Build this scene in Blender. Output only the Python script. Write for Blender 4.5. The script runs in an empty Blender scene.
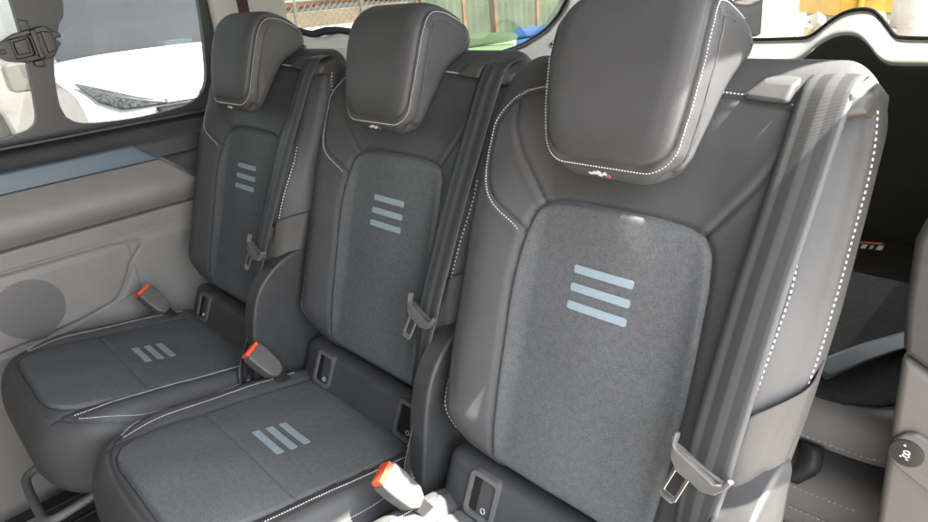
import bpy, bmesh, math, random
import numpy as np
from mathutils import Vector, Matrix
from mathutils.geometry import tessellate_polygon
random.seed(5); rng = np.random.default_rng(5)
scene = bpy.context.scene
COL = scene.collection
R_ = math.radians
TH = R_(19.95)
UPV = np.array([0, math.sin(TH), math.cos(TH)]); NV = np.array([0, -math.cos(TH), math.sin(TH)]); XV = np.array([1., 0, 0])
T11 = math.tan(R_(11.09))
PIV = np.array([0, -.08, -.40])
FLOOR = -.72; GROUND = -1.15

# ------------------------------------------------------------------ materials
def nodes(name):
    m = bpy.data.materials.new(name); m.use_nodes = True
    nt = m.node_tree; b = nt.nodes['Principled BSDF']
    return m, nt, b
def setin(b, **k):
    for n, v in k.items():
        n = n.replace('_', ' ')
        b.inputs[n].default_value = v
def c4(c): return (c[0], c[1], c[2], 1)
def mat(name, col, rough=.5, metal=0, spec=.5, noise=None, bump=None, coat=0, var=.12):
    """noise=(scale) varies colour and roughness, bump=(scale, strength, distance)"""
    m, nt, b = nodes(name)
    setin(b, Base_Color=c4(col), Roughness=rough, Metallic=metal); b.inputs['Specular IOR Level'].default_value = spec
    if coat: b.inputs['Coat Weight'].default_value = coat
    tc = nt.nodes.new('ShaderNodeTexCoord')
    if noise:
        n = nt.nodes.new('ShaderNodeTexNoise'); n.inputs['Scale'].default_value = noise; n.inputs['Detail'].default_value = 5
        nt.links.new(tc.outputs['Object'], n.inputs['Vector'])
        r = nt.nodes.new('ShaderNodeValToRGB'); r.color_ramp.elements[0].position = .3; r.color_ramp.elements[1].position = .7
        r.color_ramp.elements[0].color = c4([x*(1-var) for x in col]); r.color_ramp.elements[1].color = c4([min(1, x*(1+var)) for x in col])
        nt.links.new(n.outputs['Fac'], r.inputs['Fac']); nt.links.new(r.outputs['Color'], b.inputs['Base Color'])
        mr = nt.nodes.new('ShaderNodeMapRange'); mr.inputs['To Min'].default_value = max(0, rough-.07); mr.inputs['To Max'].default_value = min(1, rough+.07)
        nt.links.new(n.outputs['Fac'], mr.inputs['Value']); nt.links.new(mr.outputs['Result'], b.inputs['Roughness'])
    if bump:
        n2 = nt.nodes.new('ShaderNodeTexNoise'); n2.inputs['Scale'].default_value = bump[0]; n2.inputs['Detail'].default_value = 3
        nt.links.new(tc.outputs['Object'], n2.inputs['Vector'])
        bp = nt.nodes.new('ShaderNodeBump'); bp.inputs['Strength'].default_value = bump[1]; bp.inputs['Distance'].default_value = bump[2]
        nt.links.new(n2.outputs['Fac'], bp.inputs['Height']); nt.links.new(bp.outputs['Normal'], b.inputs['Normal'])
    return m
def leather(name, col, rough=.42):
    m, nt, b = nodes(name)
    setin(b, Roughness=rough); b.inputs['Specular IOR Level'].default_value = .28
    tc = nt.nodes.new('ShaderNodeTexCoord')
    n = nt.nodes.new('ShaderNodeTexNoise'); n.inputs['Scale'].default_value = 9; n.inputs['Detail'].default_value = 6
    r = nt.nodes.new('ShaderNodeValToRGB'); r.color_ramp.elements[0].position = .3; r.color_ramp.elements[1].position = .72
    r.color_ramp.elements[0].color = c4([x*.9 for x in col]); r.color_ramp.elements[1].color = c4([x*1.12 for x in col])
    nt.links.new(tc.outputs['Object'], n.inputs['Vector']); nt.links.new(n.outputs['Fac'], r.inputs['Fac']); nt.links.new(r.outputs['Color'], b.inputs['Base Color'])
    v = nt.nodes.new('ShaderNodeTexVoronoi'); v.inputs['Scale'].default_value = 620
    n3 = nt.nodes.new('ShaderNodeTexNoise'); n3.inputs['Scale'].default_value = 26; n3.inputs['Detail'].default_value = 3
    nt.links.new(tc.outputs['Object'], v.inputs['Vector']); nt.links.new(tc.outputs['Object'], n3.inputs['Vector'])
    b1 = nt.nodes.new('ShaderNodeBump'); b1.inputs['Strength'].default_value = .22; b1.inputs['Distance'].default_value = .0006
    b2 = nt.nodes.new('ShaderNodeBump'); b2.inputs['Strength'].default_value = .25; b2.inputs['Distance'].default_value = .004
    nt.links.new(v.outputs['Distance'], b1.inputs['Height']); nt.links.new(n3.outputs['Fac'], b2.inputs['Height'])
    nt.links.new(b2.outputs['Normal'], b1.inputs['Normal']); nt.links.new(b1.outputs['Normal'], b.inputs['Normal'])
    return m
def fabric(name, dark, light):
    m, nt, b = nodes(name)
    setin(b, Roughness=.95); b.inputs['Specular IOR Level'].default_value = .12
    b.inputs['Sheen Weight'].default_value = 0
    tc = nt.nodes.new('ShaderNodeTexCoord')
    n = nt.nodes.new('ShaderNodeTexNoise'); n.inputs['Scale'].default_value = 520; n.inputs['Detail'].default_value = 3; n.inputs['Roughness'].default_value = .65
    n2 = nt.nodes.new('ShaderNodeTexNoise'); n2.inputs['Scale'].default_value = 120; n2.inputs['Detail'].default_value = 3
    mx = nt.nodes.new('ShaderNodeMath'); mx.operation = 'MULTIPLY_ADD'; mx.inputs[1].default_value = .25
    nt.links.new(tc.outputs['Object'], n.inputs['Vector']); nt.links.new(tc.outputs['Object'], n2.inputs['Vector'])
    nt.links.new(n2.outputs['Fac'], mx.inputs[0])
    m3 = nt.nodes.new('ShaderNodeMath'); m3.operation = 'MULTIPLY'; m3.inputs[1].default_value = .75
    nt.links.new(n.outputs['Fac'], m3.inputs[0]); nt.links.new(m3.outputs[0], mx.inputs[2])
    r = nt.nodes.new('ShaderNodeValToRGB'); r.color_ramp.elements[0].position = .36; r.color_ramp.elements[1].position = .62
    r.color_ramp.elements[0].color = c4(dark); r.color_ramp.elements[1].color = c4(light)
    nt.links.new(mx.outputs[0], r.inputs['Fac']); nt.links.new(r.outputs['Color'], b.inputs['Base Color'])
    w = nt.nodes.new('ShaderNodeTexNoise'); w.inputs['Scale'].default_value = 900; w.inputs['Detail'].default_value = 2
    nt.links.new(tc.outputs['Object'], w.inputs['Vector'])
    bp = nt.nodes.new('ShaderNodeBump'); bp.inputs['Strength'].default_value = .5; bp.inputs['Distance'].default_value = .0012
    nt.links.new(w.outputs['Fac'], bp.inputs['Height']); nt.links.new(bp.outputs['Normal'], b.inputs['Normal'])
    return m
def webbing_mat():
    m, nt, b = nodes('belt_webbing_weave')
    setin(b, Roughness=.42); b.inputs['Specular IOR Level'].default_value = .6
    uv = nt.nodes.new('ShaderNodeUVMap'); sp = nt.nodes.new('ShaderNodeSeparateXYZ'); nt.links.new(uv.outputs['UV'], sp.inputs[0])
    r = nt.nodes.new('ShaderNodeValToRGB'); e = r.color_ramp; e.interpolation = 'EASE'
    d, l = (.034, .034, .034, 1), (.062, .064, .065, 1)
    e.elements[0].position = 0; e.elements[0].color = l; e.elements[1].position = 1; e.elements[1].color = l
    for p, c in ((.2, l), (.25, d), (.42, d), (.47, l), (.6, l), (.65, d), (.8, d), (.85, l)):
        x = e.elements.new(p); x.color = c
    nt.links.new(sp.outputs['X'], r.inputs['Fac']); nt.links.new(r.outputs['Color'], b.inputs['Base Color'])
    wv = nt.nodes.new('ShaderNodeTexWave'); wv.inputs['Scale'].default_value = 1; wv.bands_direction = 'Y'
    mp = nt.nodes.new('ShaderNodeMapping'); mp.inputs['Scale'].default_value = (0, 260, 0)
    nt.links.new(uv.outputs['UV'], mp.inputs['Vector']); nt.links.new(mp.outputs['Vector'], wv.inputs['Vector'])
    bp = nt.nodes.new('ShaderNodeBump'); bp.inputs['Strength'].default_value = .3; bp.inputs['Distance'].default_value = .0006
    nt.links.new(wv.outputs['Fac'], bp.inputs['Height']); nt.links.new(bp.outputs['Normal'], b.inputs['Normal'])
    return m
def glass_mat(name, tint=(.9, .95, .93), refl=.06, rough=.0, graze=.7):
    m = bpy.data.materials.new(name); m.use_nodes = True; nt = m.node_tree; nt.nodes.clear()
    o = nt.nodes.new('ShaderNodeOutputMaterial'); mix = nt.nodes.new('ShaderNodeMixShader'); t = nt.nodes.new('ShaderNodeBsdfTransparent'); g = nt.nodes.new('ShaderNodeBsdfGlossy')
    t.inputs['Color'].default_value = c4(tint); g.inputs['Roughness'].default_value = rough
    fr = nt.nodes.new('ShaderNodeLayerWeight'); fr.inputs['Blend'].default_value = .25
    mr = nt.nodes.new('ShaderNodeMapRange'); mr.inputs['To Min'].default_value = refl; mr.inputs['To Max'].default_value = graze
    nt.links.new(fr.outputs['Fresnel'], mr.inputs['Value']); nt.links.new(mr.outputs['Result'], mix.inputs['Fac'])
    nt.links.new(t.outputs[0], mix.inputs[1]); nt.links.new(g.outputs[0], mix.inputs[2]); nt.links.new(mix.outputs[0], o.inputs['Surface'])
    return m
def perforated(name, col):
    m, nt, b = nodes(name); setin(b, Roughness=.6)
    tc = nt.nodes.new('ShaderNodeTexCoord'); v = nt.nodes.new('ShaderNodeTexVoronoi'); v.inputs['Scale'].default_value = 230; v.inputs['Randomness'].default_value = 0
    mp = nt.nodes.new('ShaderNodeMapping'); mp.inputs['Scale'].default_value = (.001, 1, 1); mp.inputs['Rotation'].default_value = (R_(45), 0, 0)
    nt.links.new(tc.outputs['Object'], mp.inputs['Vector']); nt.links.new(mp.outputs['Vector'], v.inputs['Vector'])
    r = nt.nodes.new('ShaderNodeValToRGB'); r.color_ramp.elements[0].position = .3; r.color_ramp.elements[1].position = .42
    r.color_ramp.elements[0].color = c4([x*.2 for x in col]); r.color_ramp.elements[1].color = c4(col)
    nt.links.new(v.outputs['Distance'], r.inputs['Fac']); nt.links.new(r.outputs['Color'], b.inputs['Base Color'])
    return m

M = {}
M['leather'] = leather('charcoal_leather', (.066, .0665, .067), .52)
M['fabric'] = fabric('grey_melange_fabric', (.088, .0905, .092), (.135, .139, .142))
M['stripe'] = mat('pale_blue_foil_print', (.27, .345, .385), .48, noise=300, var=.07)
M['thread'] = mat('light_grey_thread', (.6, .6, .6), .7)
M['redthread'] = mat('red_thread', (.4, .11, .1), .7)
M['plastic'] = mat('charcoal_moulded_plastic', (.043, .043, .043), .48, noise=40, bump=(1400, .25, .0006))
M['plastic_grey'] = mat('dark_grey_moulded_plastic', (.12, .12, .12), .5, noise=40, bump=(1400, .25, .0006))
M['guide'] = mat('dark_satin_plastic', (.065, .064, .062), .42, noise=40, bump=(1400, .25, .0006))
M['black'] = mat('black_plastic', (.018, .018, .018), .4, noise=30)
M['void'] = mat('black_recess_plastic', (.006, .006, .006), .8)
M['web'] = webbing_mat()
M['metal'] = mat('brushed_steel', (.55, .54, .52), .3, metal=1, noise=60)
M['buckle'] = mat('warm_grey_buckle_plastic', (.10, .096, .09), .5, noise=60, bump=(1200, .3, .0006))
M['red'] = mat('orange_red_button_plastic', (.75, .09, .03), .4, noise=80, var=.06)
M['trim'] = mat('warm_grey_trim_plastic', (.19, .181, .17), .55, noise=12, bump=(1100, .3, .0007), var=.05)
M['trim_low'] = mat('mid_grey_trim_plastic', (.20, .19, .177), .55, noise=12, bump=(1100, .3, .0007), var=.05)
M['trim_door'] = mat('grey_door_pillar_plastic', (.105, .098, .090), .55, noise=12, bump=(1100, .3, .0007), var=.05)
M['trim_dark'] = mat('dark_grey_trim_plastic', (.042, .042, .042), .45, noise=12, bump=(1100, .25, .0007))
M['inlay'] = mat('blue_grey_satin_inlay', (.082, .115, .14), .36, metal=0, noise=400, var=.04)
M['grille'] = perforated('perforated_speaker_plastic', (.15, .145, .14))
M['pillar'] = mat('light_grey_pillar_plastic', (.54, .50, .435), .6, noise=10, bump=(900, .2, .0006), var=.04)
M['sill'] = mat('pale_grey_sill_plastic', (.62, .62, .56), .5, noise=10, var=.04)
M['tail'] = mat('black_tailgate_lining', (.06, .057, .05), .75, noise=20, bump=(500, .4, .001))
M['headliner'] = mat('grey_headliner_cloth', (.22, .215, .21), .9, noise=20)
M['carpet'] = mat('charcoal_floor_carpet', (.035, .034, .033), .95, noise=90, bump=(600, .8, .003), var=.3)
M['seal'] = mat('black_rubber_seal', (.01, .01, .01), .6)
M['glass'] = glass_mat('thin_window_glass', (.41, .42, .41), .03, 0, .12)
M['clear'] = glass_mat('clear_rear_glass', (.85, .86, .85))
M['privacy'] = glass_mat('tinted_window_glass', (.3, .31, .3))
M['maroon'] = mat('dark_maroon_webbing', (.045, .008, .008), .6, noise=80)
M['skirt'] = leather('grey_soft_vinyl', (.062, .060, .057), .52)
M['skylit_leather'] = leather('charcoal_leather_skylit', (.27, .255, .24), .5)  # lighter copy of the seat leather, skylight from the door put into its colour
# outdoors
M['ground'] = mat('sandy_concrete_ground', (.36, .31, .26), .95, noise=1.1, bump=(30, .4, .02), var=.22)
M['whitepaint'] = mat('white_car_paint', (.78, .79, .79), .25, noise=3, coat=.6, var=.02)
M['wind'] = glass_mat('bluish_windscreen_glass', (.5, .6, .66), .42, .05)
M['lamp'] = mat('clear_lamp_lens', (.10, .105, .11), .15, metal=0, noise=45, var=.8)
M['chrome'] = mat('satin_chrome', (.6, .6, .6), .2, metal=1, noise=20)
M['tyre'] = mat('tyre_rubber', (.03, .03, .03), .85, noise=40)
M['carblack'] = mat('black_car_plastic', (.02, .02, .022), .5, noise=20)
M['greenmetal'] = mat('weathered_green_sheet_metal', (.13, .185, .115), .6, noise=2.3, bump=(6, .3, .02), var=.3)
M['rust'] = mat('rusty_post_steel', (.34, .2, .11), .8, noise=9, var=.35)
M['bingreen'] = mat('green_bin_plastic', (.085, .15, .07), .5, noise=6, var=.15)
M['binblue'] = mat('blue_bin_plastic', (.02, .11, .3), .5, noise=6, var=.12)
M['cream'] = mat('cream_rendered_wall', (.36, .28, .18), .9, noise=2, bump=(15, .4, .02), var=.18)
M['terracotta'] = mat('orange_banner_cloth', (.3, .13, .06), .9, noise=3, var=.3)
M['wire'] = mat('galvanised_wire', (.30, .28, .24), .5, metal=.6, noise=20)
M['yellow'] = mat('yellow_skip_paint', (.33, .19, .01), .5, noise=3, bump=(10, .3, .01), var=.15)
M['whitewood'] = mat('white_painted_board', (.74, .73, .69), .7, noise=4, var=.1)
M['concrete'] = mat('grey_weathered_concrete', (.27, .25, .22), .9, noise=4, bump=(30, .5, .01), var=.2)

# ------------------------------------------------------------------ helpers
def link(name, me, parent=None, loc=None):
    o = bpy.data.objects.new(name, me); COL.objects.link(o)
    if parent: o.parent = parent
    if loc is not None: o.location = loc
    return o
def mesh_obj(name, V, F, m, parent=None, smooth=True, origin=None, recalc=True, uv=None, angle=None):
    V = np.asarray(V, float).reshape(-1, 3)
    if origin is not None: V = V - np.asarray(origin)
    me = bpy.data.meshes.new(name); me.from_pydata(V.tolist(), [], F); me.update()
    if uv is not None:
        l = me.uv_layers.new(name='UVMap')
        for lp in me.loops: l.data[lp.index].uv = uv[lp.vertex_index]
    if recalc:
        bm = bmesh.new(); bm.from_mesh(me); bmesh.ops.recalc_face_normals(bm, faces=bm.faces); bm.to_mesh(me); bm.free()
    ms = m if isinstance(m, (list, tuple)) else [m]
    for x in ms: me.materials.append(x)
    if smooth:
        me.polygons.foreach_set('use_smooth', [True]*len(me.polygons))
    if angle: 
        me.set_sharp_from_angle(angle=R_(angle))
    return link(name, me, parent, None if origin is None else tuple(origin))
def grid_faces(nr, nc, wrap=False, off=0):
    F = []
    for i in range(nr-1):
        for j in range(nc if wrap else nc-1):
            k = (j+1) % nc
            F.append((off+i*nc+j, off+i*nc+k, off+(i+1)*nc+k, off+(i+1)*nc+j))
    return F
class MB:
    """collects boxes, prisms and tubes into one mesh"""
    def __init__(s): s.V = []; s.F = []; s.mi = []
    def add(s, V, F, mi=0):
        o = len(s.V); s.V += [tuple(map(float, v)) for v in V]; s.F += [tuple(o+i for i in f) for f in F]; s.mi += [mi]*len(F)
    def box(s, a, b, mi=0, M4=None):
        x0, y0, z0 = a; x1, y1, z1 = b
        V = [(x0,y0,z0),(x1,y0,z0),(x1,y1,z0),(x0,y1,z0),(x0,y0,z1),(x1,y0,z1),(x1,y1,z1),(x0,y1,z1)]
        if M4 is not None: V = [tuple(M4 @ Vector(v)) for v in V]
        s.add(V, [(0,3,2,1),(4,5,6,7),(0,1,5,4),(1,2,6,5),(2,3,7,6),(3,0,4,7)], mi)
    def prism(s, poly, f, d, mi=0):
        """poly 2-D list; f maps (a,b,c) to 3-D, c in d=(d0,d1)"""
        n = len(poly)
        V = [f(a, b, d[0]) for a, b in poly] + [f(a, b, d[1]) for a, b in poly]
        s.add(V, [tuple(range(n-1, -1, -1)), tuple(range(n, 2*n))] + [(i, (i+1) % n, n+(i+1) % n, n+i) for i in range(n)], mi)
    def ring(s, outer, inner, f, d, mi=0):
        """plate with a hole, closed solid"""
        tri = tessellate_polygon([[Vector((a, b, 0)) for a, b in outer], [Vector((a, b, 0)) for a, b in inner]])
        P = list(outer)+list(inner); n = len(P); no = len(outer)
        V = [f(a, b, d[0]) for a, b in P]+[f(a, b, d[1]) for a, b in P]
        F = [tuple(t) for t in tri]+[tuple(i+n for i in reversed(t)) for t in tri]
        F += [(i, (i+1) % no, n+(i+1) % no, n+i) for i in range(no)]
        ni = len(inner); F += [(no+i, no+(i+1) % ni, n+no+(i+1) % ni, n+no+i) for i in range(ni)]
        s.add(V, F, mi)
    def tube(s, pts, r, seg=10, mi=0, closed=False):
        P = [np.array(p, float) for p in pts]; n = len(P)
        rs = r if isinstance(r, (list, tuple)) else [r]*n
        V = []; up = np.array([.123, .31, .94])
        for i, p in enumerate(P):
            a = P[(i-1) % n] if (closed or i > 0) else p; b = P[(i+1) % n] if (closed or i < n-1) else p
            t = b-a; t = t/np.linalg.norm(t); e = np.cross(t, up); e /= np.linalg.norm(e); g = np.cross(t, e)
            for k in range(seg):
                q = 2*math.pi*k/seg; V.append(p+rs[i]*(math.cos(q)*e+math.sin(q)*g))
        F = grid_faces(n, seg, True)
        if closed: F += [((n-1)*seg+j, (n-1)*seg+(j+1) % seg, (j+1) % seg, j) for j in range(seg)]
        else: F += [tuple(range(seg-1, -1, -1)), tuple((n-1)*seg+j for j in range(seg))]
        s.add(V, F, mi)
    def lathe(s, prof, f, seg=32, mi=0):
        """prof list of (r,h); f maps (x,y,h)"""
        V = []
        for r, h in prof:
            for k in range(seg): q = 2*math.pi*k/seg; V.append(f(r*math.cos(q), r*math.sin(q), h))
        n = len(prof)
        s.add(V, grid_faces(n, seg, True)+[tuple(range(seg-1, -1, -1)), tuple((n-1)*seg+j for j in range(seg))], mi)
    def build(s, name, m, parent=None, smooth=True, bevel=None, origin=None, angle=35, sub=0):
        o = mesh_obj(name, s.V, s.F, m, parent, smooth, origin, angle=None if bevel else angle)
        if isinstance(m, (list, tuple)): o.data.polygons.foreach_set('material_index', s.mi)
        if bevel:
            b = o.modifiers.new('Bevel', 'BEVEL'); b.width = bevel[0]; b.segments = bevel[1]; b.limit_method = 'ANGLE'; b.angle_limit = R_(28)
            w = o.modifiers.new('WeightedNormal', 'WEIGHTED_NORMAL'); w.keep_sharp = False
        return o
def empty(name, loc, label, cat, group=None, rz=0):
    o = bpy.data.objects.new(name, None); COL.objects.link(o); o.location = loc; o.rotation_euler[2] = rz
    o.empty_display_size = .1
    o['label'] = label; o['category'] = cat
    if group: o['group'] = group
    return o
def tag(o, label, cat, group=None):
    o['label'] = label; o['category'] = cat
    if group: o['group'] = group
    return o
def copy_tree(o, parent=None):
    c = o.copy(); COL.objects.link(c)
    if parent: c.parent = parent
    for ch in list(o.children): copy_tree(ch, c)
    return c
def sm(a, b, x):
    t = np.clip((np.asarray(x, float)-a)/(b-a), 0, 1); return t*t*(3-2*t)
def smooth_poly(pts, step=.004, closed=False):
    P = np.array(pts, float); n = len(P); out = []
    rngi = range(n if closed else n-1)
    for i in rngi:
        p0 = P[(i-1) % n] if (closed or i > 0) else P[i]; p1 = P[i]; p2 = P[(i+1) % n]; p3 = P[(i+2) % n] if (closed or i < n-2) else P[i+1]
        k = max(2, int(np.linalg.norm(p2-p1)/step))
        for t in np.arange(k)/k:
            out.append(.5*((2*p1)+(-p0+p2)*t+(2*p0-5*p1+4*p2-p3)*t*t+(-p0+3*p1-3*p2+p3)*t**3))
    if not closed: out.append(P[-1])
    return np.array(out)
def dist_poly(x, v, L):
    A = L[:-1]; B = L[1:]; best = np.full(np.shape(x), 9.)
    for a, b in zip(A, B):
        d = b-a; l2 = d@d+1e-12
        t = np.clip(((x-a[0])*d[0]+(v-a[1])*d[1])/l2, 0, 1)
        best = np.minimum(best, np.hypot(x-a[0]-t*d[0], v-a[1]-t*d[1]))
    return best
def resample(L, step):
    L = np.array(L, float); s = np.r_[0, np.cumsum(np.linalg.norm(np.diff(L, axis=0), axis=1))]
    n = max(2, int(round(s[-1]/step))+1); q = np.linspace(0, s[-1], n)
    return np.stack([np.interp(q, s, L[:, k]) for k in range(L.shape[1])], 1)
def add_stitches(mb, P, Nrm, length=.0029, pitch=.0042, w=.0007, lift=.0003, mi=0):
    """little raised threads along a 3-D polyline P with normals Nrm"""
    P = np.array(P); Nrm = np.array(Nrm); s = np.r_[0, np.cumsum(np.linalg.norm(np.diff(P, axis=0), axis=1))]
    at = lambda A, q: np.array([np.interp(q, s, A[:, k]) for k in range(3)])
    q = 0.
    while q+length < s[-1]:
        a, b = at(P, q), at(P, q+length); n = at(Nrm, q+length/2); n /= np.linalg.norm(n)+1e-9
        t = b-a; e = np.cross(t, n); e /= np.linalg.norm(e)+1e-9; c = (a+b)/2
        V = [a+e*w*.5-n*.0006, b+e*w*.5-n*.0006, b-e*w*.5-n*.0006, a-e*w*.5-n*.0006]
        top = lift+.0007
        V += [a+(b-a)*.12+e*w+n*lift*.3, b-(b-a)*.12+e*w+n*lift*.3, b-(b-a)*.12-e*w+n*lift*.3, a+(b-a)*.12-e*w+n*lift*.3]
        V += [c-(b-a)*.3+e*w*.6+n*top, c+(b-a)*.3+e*w*.6+n*top, c+(b-a)*.3-e*w*.6+n*top, c-(b-a)*.3-e*w*.6+n*top]
        F = [(0,1,5,4),(1,2,6,5),(2,3,7,6),(3,0,4,7),(4,5,9,8),(5,6,10,9),(6,7,11,10),(7,4,8,11),(8,9,10,11)]
        mb.add(V, F, mi); q += pitch

def pillow(vs, w, top, bot, p, ncol, disp, mapf):
    """closed loft: section at v is a superellipse of half width w(v) between bot(v) and top(v)"""
    t = np.linspace(-math.pi/2, 1.5*math.pi, 1600)
    c, s = np.cos(t), np.sin(t); cx = np.sign(c)*np.abs(c)**(2/p); sy = np.sign(s)*np.abs(s)**(2/p)
    X = []; Hh = []; Wf = []
    for v in vs:
        W, a, b = w(v), top(v), bot(v); mid = (a+b)/2; H = (a-b)/2
        x = W*cx; h = H*sy; L = np.r_[0, np.cumsum(np.hypot(np.diff(x), np.diff(h)))]
        q = np.linspace(0, L[-1], ncol+1)[:-1]
        x = np.interp(q, L, x); h = np.interp(q, L, h); X.append(x); Hh.append(h+mid); Wf.append(sm(0, .55, h/max(H, 1e-6)))
    X = np.array(X); Hh = np.array(Hh); Wf = np.array(Wf); VV = np.repeat(np.array(vs)[:, None], ncol, 1)
    Hh = Hh+disp(X, VV)*Wf
    return X, VV, Hh, mapf(X, VV, Hh)
def seat_map(x, u, n): 
    x, u, n = np.broadcast_arrays(np.asarray(x, float), np.asarray(u, float), np.asarray(n, float))
    return x[..., None]*XV+u[..., None]*UPV+n[..., None]*NV
def SP(x, u, n): return tuple(seat_map(x, u, n))

# ------------------------------------------------------------------ backrest geometry
mir = lambda L: [(-a, b) for a, b in L]
INS_U = np.array([-.285, -.27, -.2, -.1, -.02, .04, .08, .097, .105, .1085, .1095]); INS_W = np.array([.121, .126, .132, .136, .136, .132, .124, .112, .09, .05, .0])
insR = list(zip(INS_W, INS_U))
L_ins = smooth_poly([(x, u) for x, u in insR] + mir(insR)[::-1][1:])
seam2 = [(.110, .098), (.129, .124), (.155, .161), (.173, .199), (.186, .24)]
stl = [(.06, .2525), (.122, .249), (.162, .243), (.186, .232), (.2, .206), (.205, .181), (.204, .146), (.194, .112), (.175, .088), (.14, .064), (.133, .055)]
abag = [(.206, .092), (.208, .065), (.207, .015), (.204, -.04), (.201, -.078), (.199, -.10)]
side = [(.236, .26), (.2435, .215), (.2455, .114), (.2455, .05), (.244, -.007), (.24, -.06), (.233, -.15), (.215, -.235), (.19, -.28)]
side = [(a-.0085-(.006 if b < -.1 else 0), b) for a, b in side]
L_seams = [smooth_poly(q) for q in (seam2, mir(seam2), stl[:5], mir(stl), side, mir(side), abag)]
L_top = smooth_poly(mir(stl[:1])+stl[:1])
def bw(u):   # half width of the backrest
    w = np.interp(u, [-.31, -.25, -.15, -.05, .05, .15, .30], [.215, .224, .234, .241, .244, .243, .240])
    if u > .225: w = w-.05*(1-math.sqrt(max(0, 1-((u-.225)/.0755)**2)))
    if u < -.20: w = w-.085*(1-math.sqrt(max(0, 1-((-.20-u)/.1005)**2)))
    return w
def roll(u):
    if u > .212: return math.sqrt(max(0, 1-((u-.212)/.0885)**2))
    if u < -.265: return math.sqrt(max(0, 1-((-.265-u)/.0355)**2))
    return 1.
def btop(u): return -.05+.05*max(.02, roll(u))
def bbot(u): return -.05-.045*max(.02, roll(u))
def bolster(x, u):
    a = np.abs(x)
    return .037*sm(.098, .195, a)*(1-.3*sm(.07, .19, u))*(1-.6*sm(-.02, .16, u)*(x > 0))*(1-sm(.206, .247, a))*(1-sm(.185, .262, u))*sm(-.30, -.22, u)
def bdisp_base(x, u):
    d = bolster(x, u)
    d = d-.0015*np.exp(-((x/.1)**2+((u-.17)/.045)**2))                 # hollow under the headrest
    d = d+.003*np.exp(-((u-.03)/.14)**2)*(1-(x/.16)**2).clip(0)-.004*np.exp(-((u+.17)/.1)**2)
    d = d+.0015*np.sin(x*31+u*17)*np.sin(u*23-x*9)
    return d
def bdisp(x, u):
    d = bdisp_base(x, u)
    inside = (np.abs(x) < np.interp(u, INS_U, INS_W)-.003) & (u > -.3)
    di = dist_poly(x, u, L_ins)
    d = d-.005*np.exp(-(di/.0035)**2)-np.where(inside, .006*sm(0, .01, di), 0)
    for L in L_seams: 
        q = dist_poly(x, u, L); d = d-.0038*np.exp(-(q/.0024)**2)+.0012*np.exp(-((q-.008)/.005)**2)
    q = dist_poly(x, u, L_top); d = d-.0032*np.exp(-(q/.0024)**2)
    return d
def front_n(x, u, full=True):
    x = np.asarray(x, float); u = np.asarray(u, float)
    W = np.vectorize(bw)(u); t = np.vectorize(btop)(u)
    s = np.clip(1-np.abs(x/W)**4.5, 0, 1)**(1/4.5)
    return -.05+(t+.05)*s+(bdisp(x, u) if full else bdisp_base(x, u))*sm(0, .55, s)
def surf_normal(fn, x, v, mapf, e=.002):
    px = mapf(x+e, v, fn(x+e, v))-mapf(x-e, v, fn(x-e, v)); pv = mapf(x, v+e, fn(x, v+e))-mapf(x, v-e, fn(x, v-e))
    n = np.cross(px, pv); n /= np.linalg.norm(n, axis=-1, keepdims=True)+1e-12
    return n
bus = np.concatenate([-.3+.035*(1-np.cos(np.linspace(0.12, math.pi/2, 14)))[:-1], np.linspace(-.265, .24, 226), (.24+.06*np.sin(np.linspace(0, math.pi/2-.1, 26)))[1:]])
BX, BU, BN, BV = pillow(bus, bw, btop, bbot, 4.5, 300, bdisp, seat_map)

SEAT_GROUP = 'matching seats in the middle row'
seat = empty('passenger_seat', (0, 0, 0), 'nearest and largest seat of the row, its right bolster and shoulder catching the sun', 'car seat', SEAT_GROUP)
nr, nc = BX.shape
F = grid_faces(nr, nc, True)+[tuple(range(nc-1, -1, -1)), tuple((nr-1)*nc+j for j in range(nc))]
backrest = mesh_obj('backrest', BV, F, M['leather'], seat, origin=PIV)
def on_back(name, V, F, m, parent=None, **k):
    parent = parent or backrest
    if parent in (backrest,): k['origin'] = None; V = np.asarray(V).reshape(-1, 3)-PIV
    return mesh_obj(name, V, F, m, parent, **k)
# fabric insert
ri = np.r_[np.linspace(-.284, .06, 120), np.linspace(.062, .1085, 30)]
sj = np.sin(np.linspace(-1, 1, 110)*math.pi/2)
IX = np.interp(ri, INS_U, INS_W)[:, None]*sj[None]; IU = np.repeat(ri[:, None], len(sj), 1)
di = dist_poly(IX, IU, L_ins); db = np.minimum(di, IU+.2845)
IN = front_n(IX, IU, False)+.0028*sm(-.002, .012, db)-.0036*(1-sm(0, .007, db))
V = seat_map(IX, IU, IN)
on_back('fabric_insert', V, grid_faces(len(ri), len(sj)), M['fabric'])
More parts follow.
